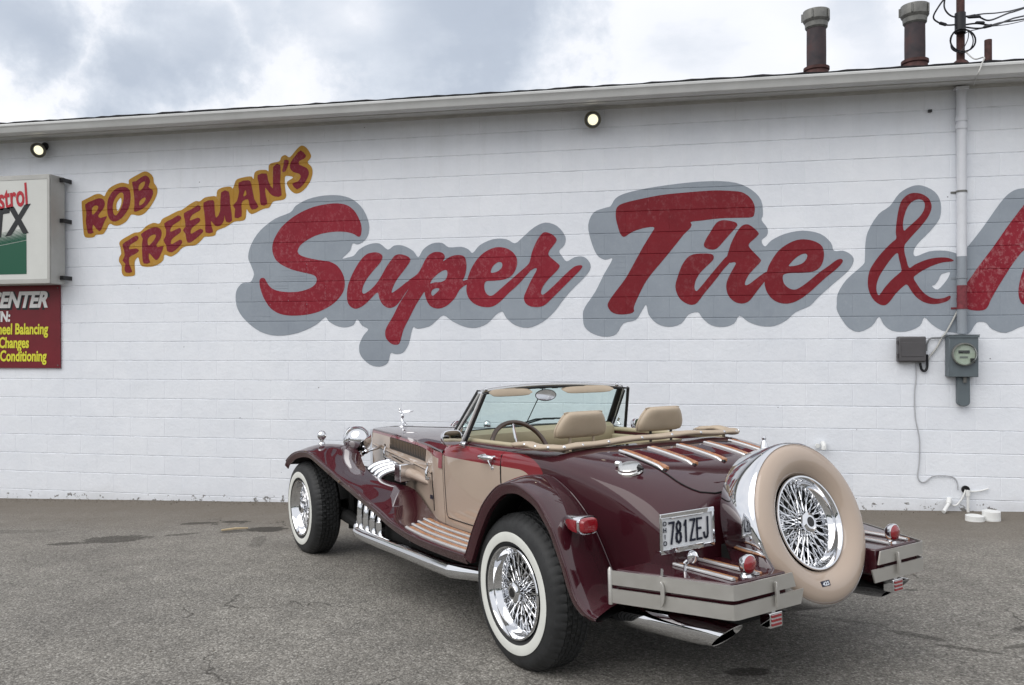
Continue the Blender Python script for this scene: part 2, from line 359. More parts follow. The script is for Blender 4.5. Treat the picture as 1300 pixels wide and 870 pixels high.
for k in range(-9, 12):                      # course k lies between joints k-1 and k
    zb, zt = Z0+(k-1)*CH, min(Z0+k*CH, WTOP-.001)
    if zt-zb < .03: continue
    o_ = row_off(k); n0 = math.ceil((WX0+.02-o_)/BL)
    x = o_+n0*BL
    edges = [WX0]
    while x < WX1-.02: edges.append(x); x += BL
    edges.append(WX1)
    for a, b_ in zip(edges[:-1], edges[1:]):
        xc, zc_ = (a+b_)/2, (zb+zt)/2
        p = Vector((xc, WY, zc_-CAMZ)); z_ = p.dot(fwd); px, py = 650+FPX*p.dot(rgt)/z_, 435-FPX*p.dot(upv)/z_
        vis = -10 < px < 1310 and py < 665 and zt > gh(xc, WY)+.02
        blocks.append((p.length if vis else 99+p.length, a, b_, zb, zt))
blocks.sort()
bme = {}
rest = MB()
for i, (d, a, b_, zb, zt) in enumerate(blocks):
    if i < 300 and d < 99:
        key = (round(b_-a, 3), round(zt-zb, 3))
        if key not in bme:
            v, f = block_geo(-(b_-a)/2, (b_-a)/2, -(zt-zb)/2, (zt-zb)/2)
            me = bpy.data.meshes.new('block'); me.from_pydata(v, [], f); me.materials.append(WALL); bme[key] = me
        o = bpy.data.objects.new('block', bme[key]); COL.objects.link(o); o.location = ((a+b_)/2, WY, (zb+zt)/2); inw(o)
    else:
        v, f = block_geo(a, b_, zb, zt); rest.add([(p[0], p[1]+WY, p[2]) for p in v], f)
inw(rest.build('block_courses', WALL, smooth=False, kind='stuff', weld=False))

# ------------------------------------------------------------------ painted lettering
def gdepth(x, z):
    k = (z-Z0)/CH; kz = round(k); dz = abs(k-kz)*CH; d = max(0, 1-dz/JW)*DH
    c = math.ceil(k-1e-6); o_ = row_off(c); q = (x-o_)/BL; dx = abs(q-round(q))*BL
    return max(d, max(0, 1-dx/JW)*DV)
def paintmat(name, lo, hi, fade, famt, fs=26):
    m = bpy.data.materials.new(name); m.use_nodes = True; t = m.node_tree; b = t.nodes['Principled BSDF']
    p = t.nodes.new('ShaderNodeNewGeometry').outputs['Position']
    c = ramp(t, noise(t, p, 3.0, 6, .65), [(.3, lo), (.7, hi)])
    mp = nd(t, 'ShaderNodeMapping'); mp.inputs['Scale'].default_value = (1, 1, .75); mp.inputs['Rotation'].default_value = (0, .6, 0); t.links.new(p, mp.inputs[0])
    f = mth(t, 'MULTIPLY', ramp(t, noise(t, mp.outputs[0], fs, 7, .72), [(.50, 0), (.70, 1)]), ramp(t, noise(t, p, 2.3, 3, .5), [(.36, .15), (.62, 1)]))
    c = mixc(t, mth(t, 'MULTIPLY', f, famt), c, fade)
    t.links.new(c, b.inputs['Base Color']); b.inputs['Roughness'].default_value = .6; b.inputs['Specular IOR Level'].default_value = .25
    bn = nd(t, 'ShaderNodeBump'); bn.inputs['Distance'].default_value = .003; bn.inputs['Strength'].default_value = .6
    t.links.new(noise(t, p, 26, 6, .65), bn.inputs['Height']); t.links.new(bn.outputs[0], b.inputs['Normal'])
    return m
GREYS = paintmat('grey_shadow_paint', (.265, .30, .345), (.31, .35, .395), (.42, .45, .49), .25)
REDS = paintmat('faded_red_paint', (.215, .012, .024), (.27, .017, .032), (.50, .24, .26), .42, 34)
REDA = paintmat('worn_red_paint', (.215, .012, .024), (.27, .017, .032), (.58, .34, .35), .68, 30)
REDD = paintmat('dark_red_paint', (.165, .010, .017), (.205, .013, .021), (.36, .18, .19), .30)
REDX = paintmat('oxblood_paint', (.16, .010, .022), (.20, .014, .028), (.34, .16, .18), .35, 40)
YEL = paintmat('ochre_paint', (.38, .20, .028), (.46, .25, .035), (.6, .5, .3), .25)
def fill2d(polys):
    cu = bpy.data.curves.new('t', 'CURVE'); cu.dimensions = '2D'; cu.fill_mode = 'BOTH'
    for pl in polys:
        s = cu.splines.new('POLY'); s.points.add(len(pl)-1); s.use_cyclic_u = True
        for q, (x, z) in zip(s.points, pl): q.co = (x, z, 0, 1)
    o = bpy.data.objects.new('t', cu); COL.objects.link(o)
    dg = bpy.context.evaluated_depsgraph_get(); me = bpy.data.meshes.new_from_object(o.evaluated_get(dg))
    bpy.data.objects.remove(o); bpy.data.curves.remove(cu); return me
def painted(name, polys, material, off, parent, label=None, smooth=3):
    P = [catmull(p, smooth, True) if smooth else p for p in polys]
    me = fill2d(P); bm = bmesh.new(); bm.from_mesh(me); bpy.data.meshes.remove(me)
    for e in list(bm.edges): pass
    bmesh.ops.remove_doubles(bm, verts=bm.verts, dist=1e-5)
    zsv = [v.co.y for v in bm.verts]; xsv = [v.co.x for v in bm.verts]
    def cut(co, no, geom=None):
        g = geom if geom is not None else bm.verts[:]+bm.edges[:]+bm.faces[:]
        bmesh.ops.bisect_plane(bm, geom=g, dist=1e-6, plane_co=co, plane_no=no)
    k0, k1 = math.floor((min(zsv)-Z0)/CH), math.ceil((max(zsv)-Z0)/CH)
    for k in range(k0, k1+1):
        for d in (-JW, 0, JW): cut((0, Z0+k*CH+d, 0), (0, 1, 0))
    for k in range(k0, k1+1):                # course k: joints k-1..k
        zb, zt = Z0+(k-1)*CH, Z0+k*CH; o_ = row_off(k)
        for q in range(math.floor((min(xsv)-o_)/BL), math.ceil((max(xsv)-o_)/BL)+1):
            for d in (-JW, 0, JW):
                fs = [f for f in bm.faces if zb < f.calc_center_median().y < zt and abs(f.calc_center_median().x-(o_+q*BL)) < 1.2]
                if not fs: continue
                g = set(fs)
                for f in fs: g.update(f.edges); g.update(f.verts)
                cut((o_+q*BL+d, 0, 0), (1, 0, 0), list(g))
    for v in bm.verts:
        x, z = v.co.x, v.co.y; v.co = (x, WY-off+gdepth(x, z), z)
    for f in bm.faces:
        f.smooth = False
    bmesh.ops.recalc_face_normals(bm, faces=bm.faces)
    me = bpy.data.meshes.new(name); bm.to_mesh(me); bm.free(); me.materials.append(material)
    o = bpy.data.objects.new(name, me); COL.objects.link(o)
    if label: o['label'] = label
    if parent is bld: return inb(o)
    o.parent = parent; return o
def tr(ox, oy, s, pts): return [wp(ox+x/s, oy+y/s) for x, y in pts]
A_ = lambda p: tr(290, 240, 4.35, p)
B_ = lambda p: tr(430, 280, 4.35, p)
C_ = lambda p: tr(580, 270, 4.35, p)
D_ = lambda p: tr(730, 220, 4.35, p)
E_ = lambda p: tr(840, 230, 4.35, p)
F_ = lambda p: tr(1040, 230, 4.35, p)
G_ = lambda p: tr(90, 200, 5.437, p)
H_ = lambda p: tr(220, 170, 5.437, p)
W2 = lambda p: tr(290, 230, 2.708, p)
W3 = lambda p: tr(720, 210, 2.241, p)
sup = painted('painted_shadow', [W2([(25,400),(30,372),(50,350),(76,347),(88,320),(78,290),(68,260),(80,215),(110,170),(160,130),(213,108),(232,85),(275,62),(330,50),(385,50),(430,65),(465,100),(483,145),(482,180),(468,205),(445,218),(427,215),(418,240),(392,266),(410,263),(432,256),(450,235),(485,217),(520,215),(548,236),(570,222),(600,222),(635,240),(653,262),(670,235),(700,215),(735,213),(758,228),(800,226),(825,235),(840,247),(865,220),(910,200),(955,200),(985,214),(1010,195),(1050,160),(1090,143),(1130,155),(1158,190),(1155,220),(1137,240),(1147,258),(1163,276),(1190,262),(1220,260),(1242,280),(1243,305),(1220,335),(1180,375),(1150,410),(1120,450),(1080,485),(1030,505),(985,495),(955,470),(942,449),(920,460),(890,490),(850,505),(810,500),(770,482),(740,462),(715,480),(690,500),(650,508),(634,504),(620,560),(600,590),(575,595),(558,592),(548,625),(520,638),(485,630),(455,600),(450,565),(465,530),(481,510),(460,497),(442,475),(430,495),(400,503),(370,497),(345,482),(333,468),(300,495),(240,522),(170,532),(110,518),(60,480),(32,440)])], GREYS, .0026, bld, 'grey painted shadow behind the first script word')
S_ = [A_([(735,240),(728,262),(712,262),(690,248),(640,237),(575,238),(500,252),(440,280),(400,310),(384,338),(385,352),(400,367),(440,381),(500,393),(560,402),(602,425),(630,465),(643,510),(638,560),(610,605),(565,645),(500,678),(430,695),(350,700),(285,690),(235,660),(200,610),(180,560),(172,515),(178,496),(192,491),(203,498),(215,520),(235,545),(270,562),(330,570),(390,567),(440,553),(475,532),(488,508),(486,490),(468,475),(420,463),(360,448),(305,425),(265,395),(245,350),(245,305),(262,260),(295,210),(345,165),(400,130),(470,100),(540,85),(600,80),(655,90),(695,120),(722,165),(735,205)])]
painted('letter', S_, REDS, .0040, sup)
painted('letter', [B_([(190,177),(217,178),(238,190),(242,208),(225,240),(190,280),(155,325),(135,365),(130,395),(140,405),(160,395),(190,370),(215,340),(240,300),(265,255),(290,220),(310,195),(335,187),(365,192),(390,205),(396,222),(380,250),(350,290),(320,330),(300,370),(293,398),(307,393),(345,365),(385,335),(398,350),(388,374),(365,407),(340,445),(315,472),(290,483),(265,480),(240,460),(225,430),(215,398),(185,425),(150,460),(120,480),(92,488),(65,475),(50,450),(46,410),(52,360),(70,310),(95,260),(125,215),(155,187)])], REDS, .0042, sup)
painted('letter', [B_([(385,335),(410,315),(440,290),(465,245),(480,215),(500,190),(530,175),(560,175),(580,185),(586,205),(576,226),(600,210),(625,197),(660,191),(690,197),(703,220),(706,260),(698,305),(685,334),(715,327),(722,345),(690,364),(665,388),(645,425),(612,460),(580,480),(545,487),(510,475),(490,450),(478,415),(473,396),(450,430),(420,480),(390,540),(360,600),(345,650),(335,680),(315,687),(290,680),(265,655),(257,625),(265,590),(300,530),(330,470),(360,420),(388,374)]),
    B_([(596,275),(601,292),(597,315),(583,333),(560,341),(530,342),(507,349),(514,330),(530,312),(555,290),(578,277)]), B_([(513,410),(512,395),(522,381),(540,374),(556,377),(551,389),(535,405),(521,416)])], REDS, .0044, sup)
painted('letter', [C_([(58,372),(68,340),(85,300),(115,255),(150,222),(190,200),(230,191),(275,198),(310,220),(330,250),(333,285),(320,325),(295,355),(255,371),(200,377),(162,380),(152,402),(155,430),(168,452),(190,460),(215,445),(260,405),(300,370),(340,335),(375,305),(396,287),(408,295),(412,314),(380,352),(340,397),(290,442),(240,492),(200,518),(160,523),(120,515),(85,495),(62,465),(53,430),(55,400)]), C_([(188,330),(195,305),(210,286),(230,274),(247,277),(252,292),(243,311),(225,325),(205,332)])], REDS, .0046, sup)
painted('letter', [C_([(390,295),(400,278),(407,255),(415,220),(435,170),(455,135),(475,113),(495,109),(525,120),(547,140),(550,157),(535,180),(515,205),(506,225),(510,240),(530,258),(556,280),(568,294),(558,315),(530,345),(500,375),(475,410),(465,440),(472,454),(490,445),(540,400),(590,350),(640,305),(665,293),(689,292),(692,303),(670,330),(620,380),(570,430),(520,480),(490,508),(460,521),(420,521),(390,510),(374,490),(371,465),(385,430),(410,375),(435,330),(442,310),(429,308),(412,318),(398,316)])], REDS, .0048, sup)
tir = painted('painted_shadow', [W3([(45,430),(50,405),(80,360),(105,310),(129,266),(108,269),(85,255),(68,215),(60,170),(75,135),(105,122),(124,116),(137,95),(165,80),(230,65),(320,52),(410,45),(480,50),(525,70),(552,100),(557,140),(553,156),(570,180),(568,200),(553,214),(563,231),(582,213),(620,195),(670,186),(720,195),(750,220),(759,243),(785,243),(808,255),(815,272),(800,300),(760,335),(715,375),(690,400),(650,418),(625,440),(590,457),(550,457),(515,445),(490,428),(475,450),(445,460),(410,455),(385,435),(372,418),(345,425),(325,450),(290,460),(255,450),(232,425),(225,397),(212,415),(195,440),(160,450),(140,480),(110,488),(75,480),(50,460)])], GREYS, .0026, bld, 'grey painted shadow behind the second script word')
painted('letter', [D_([(225,215),(232,190),(258,170),(330,150),(470,122),(600,108),(740,97),(808,96),(898,101),(938,113),(973,143),(992,183),(990,225),(974,244),(900,247),(800,250),(700,262),(641,269),(644,285),(635,305),(600,340),(560,390),(520,440),(470,500),(420,560),(385,610),(350,680),(325,740),(326,763),(300,777),(240,780),(200,765),(181,735),(186,710),(220,660),(280,580),(330,490),(380,400),(420,335),(438,301),(400,300),(340,315),(300,335),(280,349),(265,351),(250,335),(235,290),(226,250)])], REDD, .0040, tir)
painted('letter', [E_([(88,530),(110,470),(140,425),(175,405),(230,400),(273,403),(287,416),(283,437),(255,465),(215,505),(190,545),(181,585),(191,608),(215,585),(260,530),(310,470),(345,430),(362,416),(380,430),(374,452),(340,490),(290,555),(240,615),(200,668),(175,683),(145,680),(105,655),(82,615),(76,575)]), ], REDD, .0042, tir)
painted('letter_dot', [E_([(233,350),(245,320),(270,280),(295,240),(320,220),(355,217),(400,225),(417,238),(411,256),(380,290),(345,330),(310,368),(285,379),(255,375),(238,365)])], REDD, .0042, tir)
painted('letter', [E_([(358,425),(363,408),(370,385),(385,340),(410,290),(435,255),(460,240),(485,243),(515,265),(535,287),(531,300),(505,325),(484,345),(482,362),(500,385),(530,415),(548,437),(539,455),(510,485),(480,520),(462,555),(461,574),(480,571),(515,545),(555,515),(579,502),(584,522),(568,555),(540,590),(510,630),(480,665),(440,677),(400,665),(370,635),(357,595),(360,555),(380,510),(400,475),(409,455),(400,448),(378,452),(360,444)])], REDD, .0044, tir)
painted('letter', [E_([(581,500),(590,470),(615,425),(650,380),(700,345),(750,325),(800,323),(850,335),(885,360),(896,400),(890,445),(870,480),(835,500),(780,507),(720,508),(680,513),(668,530),(675,565),(700,590),(730,600),(760,590),(810,555),(870,505),(920,470),(960,440),(984,430),(999,436),(994,455),(960,490),(910,530),(860,575),(810,620),(760,655),(710,675),(660,675),(615,655),(585,620),(570,580),(568,540),(573,515)]), E_([(702,470),(715,450),(740,425),(770,406),(795,401),(804,412),(796,435),(775,455),(740,467)])], REDD, .0046, tir)
amp = painted('painted_shadow', [W3([(767,395),(770,365),(795,325),(840,285),(847,268),(848,230),(855,190),(885,140),(918,116),(945,80),(980,60),(1010,58),(1045,75),(1062,105),(1060,150),(1030,190),(1000,220),(986,243),(991,259),(1030,245),(1075,243),(1105,250),(1119,258),(1137,235),(1181,179),(1232,107),(1263,76),(1300,65),(1400,60),(1450,140),(1460,330),(1420,470),(1340,470),(1300,457),(1248,477),(1207,465),(1191,448),(1165,448),(1142,479),(1109,477),(1067,470),(1037,452),(1016,433),(1003,457),(964,473),(923,470),(900,452),(887,431),(867,457),(831,474),(800,462),(777,431),(767,410)]), F_([(622,580),(638,573),(657,548),(672,517),(695,508),(722,504),(705,545),(655,599)])], GREYS, .0026, bld, 'grey painted shadow behind the ampersand and the cut-off word')
painted('ampersand', [F_([(500,70),(540,66),(580,78),(610,105),(620,145),(605,190),(570,240),(520,295),(485,335),(471,355),(470,390),(480,430),(496,479),(530,460),(590,435),(650,423),(710,424),(741,438),(730,445),(680,450),(620,470),(570,495),(540,515),(521,535),(540,570),(570,610),(610,640),(650,650),(690,645),(718,633),(726,641),(715,658),(680,673),(630,680),(580,670),(540,645),(510,610),(485,573),(460,585),(420,625),(390,665),(363,686),(330,680),(295,650),(272,600),(268,545),(280,490),(310,440),(350,390),(400,340),(425,317),(422,280),(430,200),(445,130),(465,95)]), F_([(468,274),(462,240),(470,190),(490,140),(520,110),(555,101),(579,116),(581,150),(560,190),(520,230),(490,256)]), F_([(431,398),(440,430),(454,490),(440,510),(400,545),(360,590),(331,630),(319,615),(315,580),(330,530),(360,480),(400,425)])], REDD, .0040, amp)
painted('letter', [F_([(757,655),(760,635),(775,600),(820,555),(880,470),(960,365),(1040,250),(1131,130),(1200,45),(1290,15),(1380,60),(1420,200),(1440,400),(1455,560),(1420,690),(1330,710),(1270,650),(1260,560),(1190,580),(1165,650),(1131,682),(1108,660),(1099,610),(1110,540),(1131,478),(1160,400),(1131,382),(1080,440),(1040,500),(990,580),(950,650),(932,690),(912,711),(870,716),(820,708),(780,690),(762,675)])], REDA, .0042, amp)
rob = painted('painted_outline', [G_([(75,312),(85,298),(130,275),(170,255),(205,253),(232,268),(246,240),(270,210),(310,187),(350,175),(385,180),(400,183),(401,157),(420,143),(460,120),(510,97),(547,110),(570,140),(574,175),(594,205),(597,245),(580,290),(550,340),(510,385),(470,402),(430,395),(412,400),(385,440),(340,468),(300,470),(268,459),(245,500),(225,528),(200,533),(175,535),(155,552),(110,554),(92,537),(85,480),(80,400)]), G_([(317,358),(316,320),(335,287),(347,281),(350,310),(340,345),(325,368)])], YEL, .0026, bld, 'ochre painted outline behind the short slanted first name')
def q(conv, pts, off, par, *holes): painted('letter', [conv(pts)]+[conv(h) for h in holes], REDX, off, par, smooth=2)
q(G_, [(100,325),(150,298),(195,282),(225,290),(236,320),(225,355),(190,400),(207,418),(250,405),(235,440),(210,500),(195,508),(175,490),(155,465),(150,500),(158,521),(120,526),(110,480),(105,440),(108,380)], .0040, rob, [(148,350),(170,332),(190,338),(185,362),(155,396),(147,382)])
q(G_, [(252,340),(258,290),(285,240),(320,213),(360,203),(395,212),(412,245),(412,300),(400,350),(370,400),(330,435),(295,443),(268,425),(254,385)], .0040, rob, [(290,360),(295,310),(315,270),(340,245),(360,246),(366,270),(360,320),(340,365),(315,400),(298,393)])
q(G_, [(424,170),(450,165),(480,142),(515,125),(540,140),(548,170),(537,205),(565,225),(568,255),(545,305),(510,345),(465,370),(436,373),(440,330),(438,270),(430,210)], .0040, rob, [(470,198),(485,178),(508,166),(513,180),(498,212),(470,232)], [(476,302),(508,277),(518,287),(503,315),(475,333)])
g2 = lambda p: [(x-706.8, y+163.1) for x, y in p]
fre = painted('painted_outline', [H_(g2([(335,592),(350,570),(400,540),(440,520),(480,513),(520,475),(570,452),(605,458),(620,447),(632,425),(680,400),(735,372)]) + [(60,525),(110,490),(155,465),(185,466),(220,440),(280,430),(299,432),(305,392),(345,370),(395,365),(410,378),(422,350),(440,315),(500,298),(540,295),(554,312),(562,270),(590,252),(640,250),(658,258),(661,215),(690,200),(733,190),(747,160),(775,147),(805,162),(850,110),(885,82),(920,97),(950,145),(947,170),(928,197),(955,230),(962,270),(945,330),(900,390),(855,413),(820,400),(790,360),(787,332),(828,302),(792,291),(771,302),(773,380),(780,430),(760,455),(700,465),(680,480),(662,510),(620,520),(550,553),(522,543),(507,522),(500,580),(480,600),(420,608),(360,645),(302,668),(290,700),(250,710),(215,712),(190,740),(150,770),(95,775),(60,790)] + g2([(735,660),(690,685),(647,672),(638,710),(600,740),(550,755),(490,750),(475,722),(465,690),(441,722),(444,800),(430,818),(370,820),(352,792),(350,747),(333,720),(335,690),(348,663),(341,620)]))], YEL, .0026, bld, 'ochre painted outline behind the long slanted family name')
q(G_, [(358,600),(400,570),(450,540),(468,552),(458,575),(410,605),(405,635),(450,628),(472,645),(440,670),(405,690),(405,740),(425,790),(380,795),(372,760),(378,735),(358,712),(372,680),(368,640)], .0040, fre)
q(G_, [(485,530),(530,500),(575,482),(615,490),(628,520),(620,560),(592,603),(602,620),(640,612),(625,660),(605,700),(585,708),(560,680),(540,662),(540,700),(548,726),(505,733),(495,690),(492,600),(497,560)], .0042, fre, [(533,562),(555,540),(577,532),(588,540),(578,567),(542,608),(531,592)])
q(G_, [(645,455),(700,425),(740,400),(761,412),(753,437),(705,468),(688,498),(693,513),(750,487),(761,502),(753,522),(705,558),(690,588),(703,598),(755,567),(770,587),(745,620),(700,655),(665,645),(660,610),(640,572),(655,545),(658,500)], .0040, fre)
q(H_, [(75,548),(130,520),(170,493),(189,506),(184,530),(135,558),(116,590),(122,598),(170,579),(187,591),(179,612),(132,648),(120,680),(131,689),(185,656),(209,671),(185,700),(130,745),(100,750),(90,720),(85,690),(68,665),(85,640),(80,590)], .0042, fre)
q(H_, [(210,475),(275,458),(285,490),(290,560),(301,578),(325,530),(331,405),(385,400),(393,480),(407,600),(365,607),(355,560),(350,600),(325,635),(290,635),(262,602),(265,640),(275,680),(225,682),(222,620),(215,540)], .0040, fre)
q(H_, [(452,338),(520,321),(540,350),(560,450),(589,505),(545,524),(525,490),(517,452),(480,466),(471,500),(472,570),(425,580),(428,520),(413,495),(440,465),(455,400)], .0042, fre, [(486,420),(499,388),(506,420),(487,433)])
q(H_, [(583,285),(645,275),(655,320),(689,378),(690,230),(740,216),(739,340),(749,425),(705,434),(670,415),(636,372),(640,430),(650,485),(605,492),(598,420),(590,340)], .0040, fre)
q(H_, [(767,181),(795,183),(798,200),(776,259),(753,262),(761,220)], .0042, fre)
q(H_, [(880,115),(917,150),(902,174),(872,188),(870,213),(920,235),(937,265),(930,300),(900,350),(855,385),(821,345),(860,330),(880,300),(870,277),(830,265),(806,235),(813,195),(845,150)], .0040, fre)

# ------------------------------------------------------------------ eave, gutter, roof
TRIM = mat('grey_gutter_metal', (.54, .55, .54), .5, var=.08, vscale=3, rvar=.08, bump=.0012, bscale=30)
SHING = mat('dark_shingle', (.028, .028, .030), .9, bump=.006, bscale=60, var=.4, vscale=20)
SOFF = mat('soffit_white', (.46, .46, .44), .6, var=.12, vscale=5)
gx0, gx1 = WX0-.15, WX1+.15
def extr(prof, x0, x1, name, material, nseg=1, **k):
    m = MB(); rows = []
    for i in range(nseg+1):
        x = x0+(x1-x0)*i/nseg; rows.append([(x, y+random.uniform(-1, 1)*k.get('wob', 0), z+random.uniform(-1, 1)*k.get('wob', 0)) for y, z in prof])
    m.grid(rows, True, True); return inb(m.build(name, material, ang=25, label=k.get('label')))
GY = 7.33
extr([(GY+.01, 3.690), (GY, 3.682), (GY, 3.664), (GY+.012, 3.652), (GY+.022, 3.622), (GY+.03, 3.602), (GY+.05, 3.590), (GY+.115, 3.590), (GY+.115, 3.600), (GY+.055, 3.600), (GY+.034, 3.628), (GY+.02, 3.657), (GY+.012, 3.680)], gx0, gx1, 'gutter', TRIM, 24, wob=.0012)
extr([(GY+.118, 3.583), (GY+.118, 3.715), (GY+.14, 3.715), (GY+.14, 3.583)], gx0, gx1, 'fascia_board', SOFF)
extr([(GY+.142, 3.586), (GY+.142, 3.604), (WY+.02, 3.664), (WY+.02, 3.646)], gx0, gx1, 'soffit', SOFF)
extr([(WY-.026, 3.612), (WY-.026, 3.642), (WY-.004, 3.642), (WY-.004, 3.612)], gx0+.15, gx1-.15, 'frieze_board', SOFF)
m_ = MB(); rows = []; nx = 260                           # shingles: each course a slightly raised ragged edge
for i in range(nx+1):
    x = gx0+(gx1-gx0)*i/nx; j = random.uniform(-.010, .010)
    r = [(x, GY+.03+j, 3.696), (x, GY+.026+j, 3.712+random.uniform(-.004, .005))]
    for c in range(6):
        y0 = GY+.03+.14*(c+1); r += [(x, y0, 3.712+.022*(c+1)), (x, y0+.002, 3.718+.022*(c+1))]
    r += [(x, WY+5.1, 4.62), (x, WY+5.1, 4.5), (x, GY+.1, 3.69)]
    rows.append(r)
m_.grid(rows, True, True); inb(m_.build('roof', SHING, smooth=False))
m_ = MB().box((gx0, WY+5.1, 4.0), (gx1, WY+5.12, 4.62))
m_.add([(gx0, WY+5.1, 4.62), (gx1, WY+5.1, 4.62), (gx1, WY+10.2, 3.75), (gx0, WY+10.2, 3.75)], [(0, 1, 2, 3)]); inb(m_.build('roof', SHING, smooth=False))

# ------------------------------------------------------------------ vents, mast and pipe on the roof
RUST = bpy.data.materials.new('rusty_dark_pipe'); RUST.use_nodes = True
t = RUST.node_tree; c = t.nodes.new('ShaderNodeTexCoord').outputs['Object']
t.links.new(ramp(t, noise(t, c, 7, 6, .65), [(.3, (.022, .019, .024)), (.5, (.045, .032, .036)), (.68, (.085, .036, .034)), (.82, (.12, .05, .04))]), t.nodes['Principled BSDF'].inputs['Base Color'])
t.nodes['Principled BSDF'].inputs['Roughness'].default_value = .7
GALV = mat('galvanised_cap', (.17, .17, .16), .5, .35, var=.3, vscale=16, rvar=.1)
RED_OX = mat('red_oxide_pipe', (.065, .028, .025), .75, var=.5, vscale=20)
def rp(x, y, dY):                           # a point on the roof dY behind the gutter seen at a pixel column
    Y = GY+dY; r = ray(x, y); k = Y/r.y; return Vector((r.x*k, Y, CAMZ+r.z*k))
def vent(px, ytop, ycap, dY, pxr, label, lean=0):
    b0 = rp(px, 92, dY); zt = rp(px, ytop, dY).z; zc2 = rp(px, ycap, dY).z; zr = 3.712+.157*dY; r = pxr
    e = empty('roof_vent', (b0.x, b0.y, zr), label, 'roof vent', 'roof vent pipes'); h = zt-zr; hc = zc2-zr
    MB().lathe([(r*.96, -.03), (r*.98, hc*.5), (r*.96, hc)], (0, 0, 0), (0, 0, 1), 28).build('pipe', RUST, e)
    MB().lathe([(r*1.5, -.03), (r*1.35, .0), (r*1.18, .075), (r*1.30, .085), (r*1.30, .11), (r*1.0, .115)], (0, 0, 0), (0, 0, 1), 28).build('flashing_collar', RED_OX, e)
    MB().lathe([(r*.98, hc-.035), (r*1.12, hc-.02), (r*1.16, hc+.02), (r*1.28, hc+.035), (r*1.34, hc+.045), (r*1.34, h-.006), (r*1.33, h), (r*1.27, h-.004), (r*1.0, h-.03), (.01, h-.03)], (0, 0, 0), (0, 0, 1), 28).build('cap', GALV, e, ang=20)
    mm = MB()
    for i in range(5):
        a = .5+i*1.256; mm.box((cos(a)*r*1.42-.006, sin(a)*r*1.42-.006, hc+.045), (cos(a)*r*1.42+.006, sin(a)*r*1.42+.006, h-.012))
    mm.build('clip', GALV, e, kind='stuff')
vent(1036.5, 15, 33, .55, .088, 'dark rusty roof vent pipe with pale cap, left of the two')
vent(1161.5, 8, 27, .50, .088, 'dark rusty roof vent pipe with pale cap, nearer the wire mast')
zr = 3.712+.086
b0 = rp(1219.5, 70, .55); e = empty('service_mast', (b0.x, b0.y, zr), 'rusty steel mast carrying looped black service wires', 'utility mast')
MB().tube([(0, 0, -.03), (0, 0, 1.5)], .034, 16).build('pole', RED_OX, e)
MB().lathe([(.14, -.03), (.12, -.01), (.055, .085), (.036, .10)], (0, 0, 0), (0, 0, 1), 24).build('flashing_collar', RED_OX, e)
MB().lathe([(.034, 1.5), (.06, 1.5), (.07, 1.56), (.05, 1.62), (.01, 1.65)], (0, 0, 0), (0, 0, 1), 20).build('weather_head', GALV, e)
WIRE = mat('black_wire', (.012, .012, .016), .5)
def wire(name, pts, r, label, par=e, base=None):
    P = [rp(x, y, d) - Vector(e.location) for x, y, d in pts]
    return MB().tube(catmull(P, 8), r, 8).build(name, WIRE, par, label=label)
wire('wire', [(1204, -8, .5), (1192, 8, .48), (1185, 22, .5), (1192, 29, .5), (1203, 32, .5), (1218, 31, .5)], .0075, None)
wire('wire', [(1200, -6, .52), (1199, 10, .5), (1207, 20, .5), (1220, 22, .5), (1238, 19, .5)], .0075, None)
for k_, (a0, a1) in enumerate(((33, 42), (20, 24), (20, 24))): pass
wire('wire', [(1218, 21, .5), (1240, 21, .55), (1256, 26, .6), (1280, 17, .9), (1302, 10, 1.3), (1400, -25, 3)], .0075, None)
wire('wire', [(1224, 22, .5), (1246, 18, .55), (1270, 16, .8), (1302, 9, 1.2), (1400, -20, 3)], .006, None)
wire('wire', [(1222, 32, .5), (1240, 30, .55), (1262, 32, .7), (1282, 25, 1.0), (1302, 20, 1.3), (1400, 0, 3)], .0075, None)
wire('wire', [(1220, 34, .5), (1245, 36, .6), (1270, 29, .9), (1302, 24, 1.3), (1400, 6, 3)], .0075, None)
wire('wire', [(1222, 45, .5), (1230, 40, .5), (1243, 37, .55), (1256, 34, .6), (1280, 31, 1.0), (1302, 26, 1.3)], .004, None)
def loop(cx0, cy0, rx, ry, d, r):
    P = [rp(cx0+rx*cos(a), cy0+ry*sin(a), d+.03*sin(a)) - Vector(e.location) for a in [2*pi*i/28 for i in range(29)]]
    MB().tube(P, r, 8, cap=False).build('wire_loop', WIRE, e)
loop(1222.5, 51.5, 16, 14, .47, .0075); loop(1221, 52, 14.5, 15.5, .46, .005)
wire('wire', [(1230, 40, .47), (1228, 52, .46), (1219, 66, .46), (1208, 62, .46), (1208, 48, .47), (1214, 38, .47)], .004, None)
for x0, y0, x1, y1 in ((1192, 29, 1202, 32), (1228, 22, 1245, 21), (1238, 29, 1250, 29), (1248, 35, 1260, 32)):
    a, b_ = rp(x0, y0, .49)-Vector(e.location), rp(x1, y1, .52)-Vector(e.location)
    MB().tube([a, a+(b_-a)*.15, a+(b_-a)*.85, b_], [.006, .014, .014, .006], 10).build('splice_sleeve', WIRE, e)
MB().tube([rp(1219, 17, .5)-Vector(e.location), rp(1219, 42, .5)-Vector(e.location)], .045, 14).build('clamp_band', WIRE, e)
b0 = rp(1254.5, 70, .45)
tag(MB().lathe([(.030, -.03), (.030, rp(1254.5, 51, .45).z-zr), (.024, rp(1254.5, 51, .45).z-zr), (.024, .0)], (b0.x, b0.y, zr), (0, 0, 1), 20).build('stub_pipe', RED_OX), 'short red brown pipe stub at the eave right of the mast', 'pipe')
